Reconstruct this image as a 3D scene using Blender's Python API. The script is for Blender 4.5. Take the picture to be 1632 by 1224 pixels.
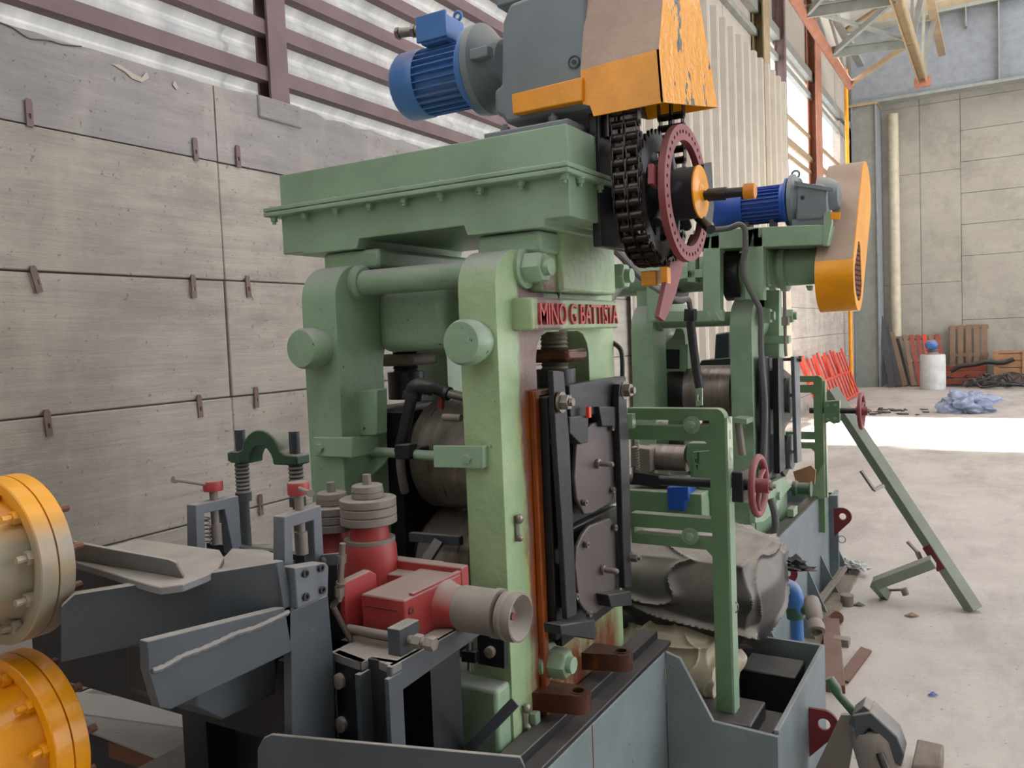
import bpy, bmesh, math, random
from mathutils import Vector as V, Matrix
from mathutils.geometry import tessellate_polygon
random.seed(7)
for o in list(bpy.data.objects): bpy.data.objects.remove(o)
S = bpy.context.scene
COL = S.collection
# ---------------------------------------------------------------- camera
FPX = 1333.8; HC = 1.65
yaw, pit, rol = (math.radians(a) for a in (-30.253, -3.2, -2.335))
CF = V((math.sin(yaw)*math.cos(pit), math.cos(yaw)*math.cos(pit), math.sin(pit)))
_r = V((math.cos(yaw), -math.sin(yaw), 0)); _u = _r.cross(CF)
CR = _r*math.cos(rol)+_u*math.sin(rol); CU = -_r*math.sin(rol)+_u*math.cos(rol)
CO = V((0, 0, HC))
cd = bpy.data.cameras.new('camera'); cam = bpy.data.objects.new('camera', cd); COL.objects.link(cam)
cd.sensor_width = 36; cd.lens = FPX/1632*36; cd.clip_start = .05; cd.clip_end = 200
cam.matrix_world = Matrix(((CR.x, CU.x, -CF.x, CO.x), (CR.y, CU.y, -CF.y, CO.y), (CR.z, CU.z, -CF.z, CO.z), (0, 0, 0, 1)))
S.camera = cam
# ---------------------------------------------------------------- light
S.view_settings.view_transform = 'Standard'; S.view_settings.look = 'None'
S.view_settings.gamma = 1; S.view_settings.use_curve_mapping = False
S.view_settings.exposure = EXPO = 0.66
W = bpy.data.worlds.new('sky'); S.world = W; W.use_nodes = True
bg = W.node_tree.nodes['Background']; bg.inputs[0].default_value = (.945, .955, 1, 1); bg.inputs[1].default_value = 2.2
sd = bpy.data.lights.new('sun', 'SUN'); sun = bpy.data.objects.new('sun', sd); COL.objects.link(sun)
sd.energy = 40; sd.angle = math.radians(3); sd.color = (1, .95, .86)
SUN = V((.02, -.62, -.78)).normalized()
sun.rotation_euler = SUN.to_track_quat('-Z', 'Y').to_euler()
cdl = W.cycles if hasattr(W, 'cycles') else None
# ---------------------------------------------------------------- pixel to point
AX = {'x': 0, 'y': 1, 'z': 2}
def P(px, py, ax, v):
    d = CF+CR*((px-816)/FPX)-CU*((py-612)/FPX)
    i = AX[ax]; return CO+d*((v-CO[i])/d[i])
# ---------------------------------------------------------------- materials
def lin(c): return tuple(((x/255)/12.92 if x/255 <= .04045 else ((x/255+.055)/1.055)**2.4) for x in c)+(1,)
class NT:
    def __init__(s, name):
        s.m = bpy.data.materials.new(name); s.m.use_nodes = True; s.t = s.m.node_tree
        s.b = s.t.nodes['Principled BSDF']; s.geo = s.n('ShaderNodeNewGeometry')
        s.tc = s.n('ShaderNodeTexCoord')
    def n(s, ty, **k):
        q = s.t.nodes.new(ty)
        for a, b in k.items(): setattr(q, a, b)
        return q
    def L(s, a, b): s.t.links.new(a, b)
    def noise(s, scale, detail=4, rough=.6, stretch=None, dist=0):
        q = s.n('ShaderNodeTexNoise'); q.inputs['Scale'].default_value = scale; q.inputs['Detail'].default_value = detail
        q.inputs['Roughness'].default_value = rough; q.inputs['Distortion'].default_value = dist
        mp = s.n('ShaderNodeMapping'); mp.inputs['Scale'].default_value = stretch or (1, 1, 1)
        s.L(s.geo.outputs['Position'], mp.inputs[0]); s.L(mp.outputs[0], q.inputs['Vector']); return q.outputs['Fac']
    def ramp(s, src, a, b, lo=0., hi=1.):
        q = s.n('ShaderNodeMapRange'); s.L(src, q.inputs[0])
        for i, v in enumerate((a, b, lo, hi)): q.inputs[i+1].default_value = v
        return q.outputs[0]
    def mul(s, a, b, op='MULTIPLY'):
        q = s.n('ShaderNodeMath', operation=op, use_clamp=True)
        for i, v in enumerate((a, b)):
            if isinstance(v, (int, float)): q.inputs[i].default_value = v
            else: s.L(v, q.inputs[i])
        return q.outputs[0]
    def mix(s, f, a, b, mode='MIX'):
        q = s.n('ShaderNodeMix', data_type='RGBA', blend_type=mode)
        for i, v in ((0, f), (6, a), (7, b)):
            if isinstance(v, (int, float)): q.inputs[i].default_value = v
            elif isinstance(v, tuple): q.inputs[i].default_value = v
            else: s.L(v, q.inputs[i])
        return q.outputs[2]
    def bump(s, h, st=.3, d=.01):
        q = s.n('ShaderNodeBump'); q.inputs['Strength'].default_value = st; q.inputs['Distance'].default_value = d
        s.L(h, q.inputs['Height']); s.L(q.outputs[0], s.b.inputs['Normal'])
    def xyz(s):
        q = s.n('ShaderNodeSeparateXYZ'); s.L(s.geo.outputs['Position'], q.inputs[0]); return q.outputs
    def band(s, src, a, b, soft=.01):
        return s.mul(s.ramp(src, a-soft, a+soft), s.ramp(src, b-soft, b+soft, 1, 0))
DUST = lin((168, 160, 150))
def paint(name, rgb, rough=.45, metal=0., chip=None, chipa=.69, dust=.6, vary=.12, bump=.15, bsc=45, rust=0, dcol=None, spec=.5, dlo=.55):
    k = NT(name); base = lin(rgb)
    c = k.mix(k.ramp(k.noise(5, 5), .35, .65), tuple(x*(1-vary) for x in base[:3])+(1,), tuple(min(1, x*(1+vary)) for x in base[:3])+(1,))
    if chip:
        f = k.mul(k.ramp(k.noise(55, 3, .6), chipa, chipa+.02), k.ramp(k.noise(7, 2), .45, .55))
        c = k.mix(f, c, lin(chip))
    if rust:
        f = k.mul(k.ramp(k.noise(9, 6, .7, (1, 1, .35)), .62-rust*.12, .72-rust*.12), .85)
        c = k.mix(f, c, lin((120, 62, 30)))
    if dust:
        z = k.n('ShaderNodeSeparateXYZ'); k.L(k.geo.outputs['Normal'], z.inputs[0])
        f = k.mul(k.mul(k.ramp(z.outputs[2], .15, .9), k.ramp(k.noise(12, 5), .25, .6, dlo, 1)), dust)
        c = k.mix(f, c, dcol or DUST)
        rr = k.mix(f, (rough,)*3+(1,), (.9,)*3+(1,)); k.L(rr, k.b.inputs['Roughness'])
    else: k.b.inputs['Roughness'].default_value = rough
    k.L(c, k.b.inputs['Base Color']); k.b.inputs['Metallic'].default_value = metal
    k.b.inputs['Specular IOR Level'].default_value = spec
    if bump: k.bump(k.noise(bsc, 3), bump, .004)
    return k.m
MT = {}
GREEN = (134, 162, 134)
MT['green'] = paint('green_paint', GREEN, .34, chip=(60, 62, 50), chipa=.69, dust=.8, bump=.55, bsc=38, dcol=lin((150, 146, 148)))
MT['green2'] = paint('light_green_paint', (138, 166, 138), .36, chip=(90, 110, 80), chipa=.72, dust=.6, bump=.2)
MT['frame_green'] = paint('frame_green_paint', (100, 132, 98), .4, chip=(150, 140, 120), chipa=.72, dust=.7, bump=.12)
MT['dkgreen'] = paint('dark_green_paint', (48, 86, 66), .4, dust=.8)
MT['black'] = paint('oily_black_steel', (40, 42, 47), .38, .35, dust=.25, bump=.25)
MT['plate'] = paint('bare_dark_plate', (92, 84, 84), .42, .4, dust=.2, rust=.2)
MT['dark'] = paint('dark_grey_paint', (62, 69, 75), .5, chip=(110, 116, 120), chipa=.74, dust=.85, bump=.2)
MT['gframe'] = paint('grey_frame_paint', (92, 98, 106), .45, dust=.8)
MT['blue'] = paint('blue_motor_paint', (66, 116, 180), .3, dust=.55, dcol=lin((178, 160, 150)))
MT['blue2'] = paint('bright_blue_paint', (28, 80, 170), .35, dust=.3)
MT['grey'] = paint('grey_reducer_paint', (112, 124, 130), .35, dust=.75)
MT['bgrey'] = paint('blue_grey_paint', (112, 124, 128), .5, chip=(30, 34, 36), chipa=.69, dust=.35, rust=0)
MT['yellow'] = paint('yellow_paint', (238, 158, 10), .3, dust=.0, bump=.3)
MT['yellow_peel'] = None
MT['yellow_flange'] = paint('dusty_yellow_paint', (232, 160, 12), .32, dust=.25, bump=.15)
MT['tan'] = paint('dusty_tan_paint', (172, 146, 128), .4, dust=.2, bump=.35, bsc=70)
MT['red'] = paint('red_machine_paint', (156, 56, 54), .45, dust=.95, dlo=.85, dcol=lin((150, 138, 130)))
MT['redring'] = paint('dull_red_paint', (134, 62, 66), .5, dust=.2)
MT['redlug'] = paint('dark_red_paint', (112, 34, 38), .6, dust=.2)
MT['redbright'] = paint('bright_red_paint', (214, 62, 44), .5, dust=.2)
MT['steel'] = paint('worn_steel', (132, 124, 116), .35, .7, dust=.6)
MT['dusty'] = paint('dusty_steel', (128, 120, 114), .65, .3, dust=.7)
MT['chain'] = paint('oily_chain_steel', (62, 54, 50), .32, .75, dust=.25, bump=.3)
MT['rust'] = paint('rusty_steel', (112, 70, 52), .7, .2, dust=.3)
MT['oilrust'] = paint('oily_rusty_steel', (78, 42, 30), .25, .4, dust=.1, rust=.6)
MT['orust'] = paint('orange_rust', (150, 74, 24), .45, dust=0, vary=.35, rust=.8)
MT['brown'] = paint('brown_red_oxide_paint', (112, 90, 90), .6, dust=.2)
MT['brownlit'] = paint('orange_brown_and_sunlit_steel', (172, 118, 94), .6, dust=.2)  # tube chord's own colour; on the window post, sunlight put into the brown
MT['rubber'] = paint('grey_rubber_hose', (84, 84, 84), .6, dust=.4)
MT['blackrub'] = paint('black_rubber', (30, 30, 32), .5, dust=.2)
MT['white'] = paint('white_plastic', (205, 208, 205), .5, dust=.2)
MT['cream'] = paint('cream_cladding', (176, 168, 155), .6, dust=0, vary=.06)
MT['creamd'] = paint('cream_pipe', (200, 190, 165), .5, dust=.2)
MT['wood'] = paint('weathered_wood', (138, 112, 90), .8, dust=.2)
MT['wood2'] = paint('reddish_wood', (150, 72, 56), .8, dust=.2)
MT['wood3'] = paint('dark_planks', (74, 74, 76), .8, dust=.2)
MT['crate'] = paint('tan_crate_wood', (164, 124, 92), .8, dust=.2)
MT['truss'] = paint('grey_green_steel', (138, 142, 136), .5, dust=.3)
MT['tanbeam'] = paint('tan_steel', (156, 138, 108), .5, dust=.3)
MT['girder'] = paint('blue_grey_girder', (134, 140, 146), .5, dust=.3)
MT['palegrn'] = paint('pale_green_tube_paint', (120, 132, 118), .5, dust=.6)
MT['sheet'] = paint('pale_sheet_metal', (150, 152, 154), .45, .3, dust=.5)
MT['tray'] = paint('dusty_tray_steel', (112, 112, 112), .6, dust=.95)
def noise_mat(name, c1, c2, rough=.9, sc=1.2, extra=None, bump=.5, st=(1, 1, 1), metal=0):
    k = NT(name)
    a = k.ramp(k.noise(sc, 8, .65), .3, .7)
    c = k.mix(a, lin(c1), lin(c2))
    c = k.mix(k.mul(k.ramp(k.noise(sc*6, 6, .7, st), .35, .7), .5), c, lin(extra or c1))
    c = k.mix(k.mul(k.ramp(k.noise(sc*2.2, 7, .75, (1, .35, 1)), .48, .62), .55), c, lin(tuple(int(v*.86) for v in c1)))
    if st[2] > 1: c = k.mix(k.mul(k.ramp(k.noise(2.2, 6, .75, (.4, .35, 7)), .44, .66), .3), c, lin(tuple(int(v*.84) for v in c1))); c = k.mix(k.mul(k.ramp(k.noise(1.1, 5, .7, (1, 1, .35)), .52, .66), .45), c, lin((196, 188, 172)))
    c = k.mix(k.mul(k.ramp(k.noise(38, 3, .6), .66, .70), .6), c, lin((96, 88, 80)))
    k.L(c, k.b.inputs['Base Color']); k.b.inputs['Roughness'].default_value = rough; k.b.inputs['Metallic'].default_value = metal
    k.bump(k.noise(22 if st[2] <= 1 else 9, 8, .75, st), bump*1.5, .008); return k.m
MT['conc'] = noise_mat('board_marked_concrete', (160, 153, 144), (194, 185, 174), extra=(146, 140, 134), st=(1, .22, 3))
MT['conc_top'] = noise_mat('grey_top_concrete', (150, 146, 146), (176, 169, 164), extra=(134, 131, 134), st=(1, .22, 2))
MT['concfar'] = noise_mat('far_wall_concrete', (168, 164, 152), (186, 181, 168), sc=.5, extra=(150, 146, 136), st=(.4, 1, 1))
MT['conchole'] = paint('dark_joint', (92, 86, 80), .95, dust=0)
MT['floor'] = noise_mat('worn_concrete_floor', (168, 160, 154), (198, 190, 182), rough=.75, sc=.45, extra=(208, 202, 192), bump=.3)
MT['dirt'] = noise_mat('floor_grit', (120, 108, 96), (150, 138, 124), sc=4)
# translucent ribbed sheet
for nm_, tr_f, c1_, c2_ in (('trans', .26, (164, 164, 162), (196, 194, 188)), ('skyl', .6, (214, 216, 222), (222, 224, 230))):
  k = NT('translucent_sheet'); k.t.nodes.remove(k.b)
  d = k.n('ShaderNodeBsdfDiffuse'); t = k.n('ShaderNodeBsdfTranslucent'); mx = k.n('ShaderNodeMixShader'); mx.inputs[0].default_value = tr_f
  c = k.mix(k.ramp(k.noise(1.2, 5, .6, (1, 6, .3)), .35, .65), lin(c1_), lin(c2_))
  k.L(c, d.inputs[0]); k.L(c, t.inputs[0]); k.L(d.outputs[0], mx.inputs[1]); k.L(t.outputs[0], mx.inputs[2])
  k.L(mx.outputs[0], k.t.nodes['Material Output'].inputs[0]); MT[nm_] = k.m
# worn roll steel
k = NT('roll_steel')
c = k.mix(k.ramp(k.noise(14, 5, .7, (3, .4, .4)), .35, .68), lin((126, 116, 108)), lin((158, 146, 138)))
k.L(c, k.b.inputs['Base Color']); k.b.inputs['Metallic'].default_value = .65
k.L(k.ramp(k.noise(16, 4, .6, (5, .5, .5)), .3, .7, .25, .5), k.b.inputs['Roughness']); MT['roll'] = k.m
# peeling yellow
k = NT('peeling_yellow_paint')
f = k.mul(k.ramp(k.noise(15, 4, .65, (1, 1, .5)), .585, .60), k.ramp(k.noise(5, 1), .44, .5))
k.L(k.mix(f, lin((240, 160, 10)), lin((84, 86, 84))), k.b.inputs['Base Color']); k.b.inputs['Roughness'].default_value = .25
k.bump(k.noise(28, 3), .5, .01); MT['yellow_peel'] = k.m
k = NT('graded_coupling_paint')
zz = k.xyz()[2]; f = k.mul(k.ramp(zz, 1.385, 1.33), k.ramp(k.noise(14, 5, .7), .25, .5, .7, 1))  # orange turns grey towards the bottom, broken up by noise
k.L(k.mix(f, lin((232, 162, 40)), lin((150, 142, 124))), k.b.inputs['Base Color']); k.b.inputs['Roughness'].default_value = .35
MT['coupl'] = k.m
# housing side with rust runs: stains of their own shape on the +X face near the window
k = NT('rust_stained_green')
x = k.xyz(); n1 = k.noise(7, 6, .7, (1, 1, .3)); n2 = k.noise(18, 5, .7, (1, 1, .25))
c = k.mix(k.ramp(k.noise(5, 5), .35, .65), lin((138, 166, 124)), lin((160, 184, 142)))  # yellower base green: warm light off the floor put into the colour
nz = k.n('ShaderNodeSeparateXYZ'); k.L(k.geo.outputs['Normal'], nz.inputs[0]); side = k.ramp(nz.outputs[0], .5, .8)

yy = k.n('ShaderNodeMath', operation='ADD'); k.L(x[1], yy.inputs[0]); k.L(k.ramp(n1, .3, .7, -.04, .04), yy.inputs[1]); yy = yy.outputs[0]
yel = k.mul(k.band(yy, 1.85, 1.885, .008), k.ramp(x[2], 1.72, 1.6)); c = k.mix(k.mul(k.mul(yel, side), k.ramp(n2, .45, .6, .0, .7)), c, lin((186, 172, 84)))
pur = k.mul(k.band(yy, 1.86, 1.99, .012), k.ramp(x[2], 1.86, 1.78)); c = k.mix(k.mul(k.mul(pur, side), k.ramp(n2, .25, .45, .6, 1)), c, lin((122, 92, 88)))
org = k.mul(k.band(yy, 1.885, 1.99, .01), k.ramp(x[2], 1.52, 1.46)); c = k.mix(k.mul(k.mul(org, side), k.ramp(n2, .3, .5, .5, 1)), c, lin((150, 78, 20)))
low = k.mul(k.ramp(x[2], .86, .74), k.band(yy, 1.86, 2.42, .03)); c = k.mix(k.mul(k.mul(low, side), k.ramp(n1, .33, .5, .2, 1)), c, lin((110, 56, 30)))
ch = k.mul(k.ramp(k.noise(60, 3, .6), .69, .71), k.ramp(k.noise(7, 2), .45, .55)); c = k.mix(ch, c, lin((80, 80, 66)))
dz = k.mul(k.ramp(nz.outputs[2], .2, .9), .8); c = k.mix(dz, c, lin((150, 148, 150)))
k.L(c, k.b.inputs['Base Color']); k.b.inputs['Roughness'].default_value = .36; k.bump(k.noise(40, 4), .6, .005); MT['green_rust'] = k.m
# plastic wraps
MT['bagblue'] = paint('blue_grey_plastic_film', (134, 146, 172), .18, dust=0, bump=0)
MT['tarp'] = paint('dusty_black_plastic', (62, 59, 58), .38, dust=.8, bump=.1)
MT['tarpw'] = paint('cream_plastic_sheet', (196, 186, 160), .5, dust=.2, bump=.1)
MT['brass'] = paint('orange_knob_paint', (206, 130, 30), .4, dust=.2)
MT['letter'] = paint('red_letter_paint', (186, 74, 74), .45, dust=.1)
MT['chalk'] = paint('white_chalk', (225, 228, 215), .8, dust=0, bump=0)
MT['cobweb'] = MT['dusty']
# ---------------------------------------------------------------- mesh building
def frame(ax):
    a = V(ax).normalized(); h = V((0, 0, 1)) if abs(a.z) < .9 else V((1, 0, 0))
    u = h.cross(a).normalized(); return a, u, a.cross(u)
XX, YY, ZZ = V((1, 0, 0)), V((0, 1, 0)), V((0, 0, 1))
class MB:
    def __init__(s): s.bm = bmesh.new()
    def v(s, p): return s.bm.verts.new(p)
    def f(s, vs):
        try: return s.bm.faces.new(vs)
        except ValueError: return None
    def box(s, x0, x1, y0, y1, z0, z1):
        if x0 > x1: x0, x1 = x1, x0
        if y0 > y1: y0, y1 = y1, y0
        if z0 > z1: z0, z1 = z1, z0
        q = [s.v((x, y, z)) for z in (z0, z1) for x, y in ((x0, y0), (x1, y0), (x1, y1), (x0, y1))]
        for i in ((3, 2, 1, 0), (4, 5, 6, 7), (0, 1, 5, 4), (1, 2, 6, 5), (2, 3, 7, 6), (3, 0, 4, 7)): s.f([q[j] for j in i])
        return s
    def prism(s, pts, vec, holes=()):
        vec = V(vec); loops = [[V(p) for p in pts]]+[[V(p) for p in h] for h in holes]
        tris = tessellate_polygon(loops) if (holes or len(pts) > 4) else [(0, 1, 2), (0, 2, 3)] if len(pts) == 4 else [(0, 1, 2)]
        fl = [p for l in loops for p in l]
        a = [s.v(p) for p in fl]; b = [s.v(p+vec) for p in fl]
        if len(tris) and not holes:
            s.f(a[::-1]); s.f(b)
        else:
            for t in tris: s.f([a[i] for i in t]); s.f([b[i] for i in t[::-1]])
        o = 0
        for l in loops:
            n = len(l)
            for i in range(n):
                j = (i+1) % n; s.f([a[o+i], a[o+j], b[o+j], b[o+i]])
            o += n
        return s
    def lathe(s, c, ax, prof, seg=24):
        a, u, w = frame(ax); c = V(c); rings = []
        for r, h in prof:
            if r < 1e-6: rings.append([s.v(c+a*h)])
            else: rings.append([s.v(c+a*h+(u*math.cos(t)+w*math.sin(t))*r) for t in (2*math.pi*i/seg for i in range(seg))])
        for A, B in zip(rings, rings[1:]):
            for i in range(seg):
                j = (i+1) % seg
                if len(A) == 1 and len(B) == 1: break
                if len(A) == 1: s.f([A[0], B[j], B[i]])
                elif len(B) == 1: s.f([A[i], A[j], B[0]])
                else: s.f([A[i], A[j], B[j], B[i]])
        if len(rings[0]) > 2 and (rings[0] is not rings[-1]): s.f(rings[0][::-1]) 
        if len(rings[-1]) > 2: s.f(rings[-1])
        return s
    def cyl(s, a, b, r, seg=20, r2=None):
        a, b = V(a), V(b); L = (b-a).length
        return s.lathe(a, b-a, [(r, 0), (r if r2 is None else r2, L)], seg)
    def hexn(s, c, ax, r, h): return s.lathe(c, ax, [(r, 0), (r, h*.85), (r*.88, h)], 6)
    def bolt(s, c, ax, r, h, seg=6):
        a = V(ax).normalized(); c = V(c)
        s.lathe(c, a, [(r*1.45, 0), (r*1.45, h*.25)], 16); s.lathe(c+a*h*.25, a, [(r*1.1, 0), (r*1.1, h*.7), (r*.98, h*.75)], seg)
        return s.cyl(c+a*h, c+a*h*1.35, r*.55, 10)
    def ring(s, c, ax, ro, ri, h, seg=32):
        a, u, w = frame(ax); c = V(c)
        def R(r, z): return [s.v(c+a*z+(u*math.cos(2*math.pi*i/seg)+w*math.sin(2*math.pi*i/seg))*r) for i in range(seg)]
        q = [R(ro, 0), R(ro, h), R(ri, h), R(ri, 0)]
        for k_ in range(4):
            A, B = q[k_], q[(k_+1) % 4]
            for i in range(seg): s.f([A[i], A[(i+1) % seg], B[(i+1) % seg], B[i]])
        return s
    def torus(s, c, ax, R_, r, seg=40, sg=10, arc=2*math.pi, t0=0):
        a, u, w = frame(ax); c = V(c)
        pts = [c+(u*math.cos(t0+arc*i/seg)+w*math.sin(t0+arc*i/seg))*R_ for i in range(seg+(arc < 6.28))]
        return s.tube(pts, r, sg, closed=arc > 6.28)
    def tube(s, pts, r, seg=10, closed=False):
        pts = [V(p) for p in pts]; n = len(pts); rings = []; up = None
        for i, p in enumerate(pts):
            if closed: d = (pts[(i+1) % n]-pts[i-1])
            else: d = pts[min(i+1, n-1)]-pts[max(i-1, 0)]
            d.normalize()
            if up is None: _, u, w = frame(d)
            else: u = (up-d*up.dot(d)).normalized(); w = d.cross(u)
            up = u; rr = r[i] if isinstance(r, (list, tuple)) else r
            rings.append([s.v(p+(u*math.cos(2*math.pi*k_/seg)+w*math.sin(2*math.pi*k_/seg))*rr) for k_ in range(seg)])
        for i in range(n if closed else n-1):
            A, B = rings[i], rings[(i+1) % n]
            for k_ in range(seg): s.f([A[k_], A[(k_+1) % seg], B[(k_+1) % seg], B[k_]])
        if not closed: s.f(rings[0][::-1]); s.f(rings[-1])
        return s
    def bar(s, a, b, w, h, up=(0, 0, 1)):
        a, b = V(a), V(b); d = (b-a).normalized(); u = V(up); u = (u-d*u.dot(d)).normalized(); r = d.cross(u)
        return s.prism([a+r*w/2+u*h/2, a-r*w/2+u*h/2, a-r*w/2-u*h/2, a+r*w/2-u*h/2], b-a)
    def ball(s, c, r, sc=(1, 1, 1), seg=16):
        m = Matrix.Translation(V(c)) @ Matrix.Diagonal((r*sc[0], r*sc[1], r*sc[2], 1))
        bmesh.ops.create_uvsphere(s.bm, u_segments=seg, v_segments=seg//2+2, radius=1, matrix=m); return s
def smooth(pts, n=6):
    pts = [V(p) for p in pts]; out = []
    for i in range(len(pts)-1):
        p0, p1, p2, p3 = pts[max(i-1, 0)], pts[i], pts[i+1], pts[min(i+2, len(pts)-1)]
        for k_ in range(n):
            t = k_/n; out.append(.5*((2*p1)+(p2-p0)*t+(2*p0-5*p1+4*p2-p3)*t*t+(3*p1-p0-3*p2+p3)*t**3))
    return out+[pts[-1]]
def props(o, label=None, cat=None, group=None, kind=None):
    for a, b in (('label', label), ('category', cat), ('group', group), ('kind', kind)):
        if b: o[a] = b
    return o
def thing(name, loc, label, cat, group=None):
    o = bpy.data.objects.new(name, None); o.location = loc; o.empty_display_size = .05; COL.objects.link(o)
    o['wl'] = list(loc); return props(o, label, cat, group)
def wloc(o):
    p = V((0, 0, 0))
    while o: p += V(o.location); o = o.parent
    return p
def put(name, mb, mat, parent=None, bevel=0, ang=35, label=None, loc=None, bseg=2):
    bm = mb.bm; base = wloc(parent) if parent else (V(loc) if loc is not None else V((0, 0, 0)))
    bmesh.ops.recalc_face_normals(bm, faces=bm.faces)
    if base.length: bmesh.ops.translate(bm, verts=bm.verts, vec=-base)
    me = bpy.data.meshes.new(name); bm.to_mesh(me); bm.free()
    me.materials.append(MT[mat] if isinstance(mat, str) else mat)
    me.polygons.foreach_set('use_smooth', [True]*len(me.polygons)); me.set_sharp_from_angle(angle=math.radians(ang))
    o = bpy.data.objects.new(name, me); COL.objects.link(o)
    if parent: o.parent = parent
    else: o.location = base
    if bevel:
        m = o.modifiers.new('edge', 'BEVEL'); m.width = bevel; m.segments = bseg; m.limit_method = 'ANGLE'; m.angle_limit = math.radians(40)
        m.harden_normals = False
    if label: o['label'] = label
    return o
def inst(src, name, parent, loc, rot=None):
    o = bpy.data.objects.new(name, src); COL.objects.link(o); o.parent = parent
    o.location = V(loc)-wloc(parent)
    if rot: o.rotation_euler = rot
    return o
def mesh_of(mb, mat, name='part', ang=35):
    bmesh.ops.recalc_face_normals(mb.bm, faces=mb.bm.faces)
    me = bpy.data.meshes.new(name); mb.bm.to_mesh(me); mb.bm.free(); me.materials.append(MT[mat])
    me.polygons.foreach_set('use_smooth', [True]*len(me.polygons)); me.set_sharp_from_angle(angle=math.radians(ang)); return me
def B(*a): return MB().box(*a)
def single(name, mb, mat, label, cat, loc, group=None, kind=None, **k_):
    o = put(name, mb, mat, None, loc=loc, **k_); return props(o, label, cat, group, kind)
# ================================================================ SETTING
WX = -3.2; FY = 24.2
o = single('floor', B(-3.6, 11, -9, 24.6, -.2, 0), 'floor', None, None, (0, 0, 0), kind='structure')
wl = props(thing('wall_left', (WX, 8, 0), None, None), kind='structure')
put('backing', B(WX-.3, WX-.016, -8, 15.0, 0, 2.84).box(WX-.3, WX-.016, 15.0, FY, 0, 4.3), 'conchole', wl)
rows = [0, .30, .86, 1.42, 1.98, 2.54]
def rough_top(y0, y1, z0, z1, seed, amp):
    rr = random.Random(seed); n = 26; pts = [(WX, y0, z0), (WX, y1, z0)]
    for i in range(n+1): pts.append((WX, y1+(y0-y1)*i/n, z1+(rr.uniform(-amp, amp) if 0 < i < n else 0)))
    return MB().prism(pts, (-.05, 0, 0))
for i in range(-4, 11):
    y0 = 2.8+2*i+.004; y1 = y0+1.992
    if y0 > FY: break
    y1 = min(y1, FY)
    for j, z in enumerate(rows):
        z1 = rows[j+1]-.006 if j < 5 else None
        dx = random.uniform(-.004, .004)
        if z1: put('concrete_panel', B(WX-.05, WX+dx, y0, y1, z, z1), 'conc', wl, bevel=.006)
        elif y1 < 15.2:
            put('concrete_panel', rough_top(y0, y1, z, 2.895, i, .004 if i < 0 else .016), 'conc_top', wl)
        else:
            put('concrete_panel', B(WX-.05, WX+dx, y0, y1, z, 3.1), 'conc', wl); put('concrete_panel', B(WX-.05, WX+dx, y0, y1, 3.106, 3.7), 'conc', wl); put('concrete_panel', B(WX-.05, WX+dx, y0, y1, 3.706, 4.3), 'conc', wl)
bk = mesh_of(MB().prism([(0, -.013, -.05), (0, .013, -.05), (0, .013, .045), (0, .008, .055), (0, -.008, .055), (0, -.013, .045)], (.006, 0, 0), [[(0, -.005, -.02), (0, .005, -.02), (0, .005, .0), (0, -.005, .0)]]), 'brown')
for px, py, t in ((46, 181, 0), (311, 239, .03), (379, 250, 0), (57, 446, .22), (308, 457, 0), (395, 457, .05), (76, 675, .05), (318, 648, .05), (408, 634, 0), (415, 805, 0)):
    p = P(px, py, 'x', WX+.006); inst(bk, 'wall_bracket', wl, p, (t, 0, 0))
# crack along the top of the near panel
cr = smooth([P(a, b, 'x', WX+.003) for a, b in ((0, 36), (20, 44), (44, 60), (62, 63), (80, 65), (100, 71), (130, 74))], 3)
put('crack', MB().tube(cr, .003, 5), 'conchole', wl)
for k_, q_ in enumerate((((178, 102), (190, 103), (212, 117), (226, 124), (233, 114), (238, 124), (226, 131), (210, 125), (200, 115)), ((275, 135), (278, 128), (284, 140), (282, 144)), ((412, 533), (422, 530), (436, 531), (440, 538), (424, 541), (414, 538)))):
    put('plaster_patch', MB().prism([P(a_, b_, 'x', WX+.0045) for a_, b_ in q_], (.001, 0, 0)), 'cream', wl)
# upper cladding : ribbed translucent sheets, their rails and posts
def ribbed(y0, y1, z0, z1, per, amp, x, mat):
    m = MB(); n = int((z1-z0)/per*8); A = []
    for i in range(n+1):
        z = z0+(z1-z0)*i/n; xx = x+amp*math.sin(2*math.pi*(z-z0)/per); A.append((m.v((xx, y0, z)), m.v((xx, y1, z))))
    for a, b in zip(A, A[1:]): m.f([a[0], a[1], b[1], b[0]])
    return m
for i in range(6):
    y0 = -3+i*2.0; put('cladding_sheet', ribbed(y0, y0+2.03, 2.78, 6.3, .1185, .026, WX-.16, 'trans'), 'trans', wl, ang=80)
for kz in range(10):
    z = 3.02+.237*kz
    g = MB().prism([(WX-.12, -3, z), (WX-.05, -3, z), (WX-.05, -3, z+.075), (WX-.058, -3, z+.075), (WX-.058, -3, z+.008), (WX-.12, -3, z+.008)], (0, 12, 0)); put('girt', g, 'brown', wl)
for y in (-1.2, 3.27, 7.6):
    m = B(WX-.05, WX-.035, y-.065, y+.065, 2.9, 6.4).box(WX-.13, WX-.115, y-.065, y+.065, 2.9, 6.4).box(WX-.12, WX-.04, y+.03, y+.042, 2.9, 6.4)
    put('steel_post', m, 'brown', wl)
    put('base_plate', B(WX-.15, WX+.012, y-.2, y+.1, 2.8, 2.915), 'conc_top', wl, bevel=.01)
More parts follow.
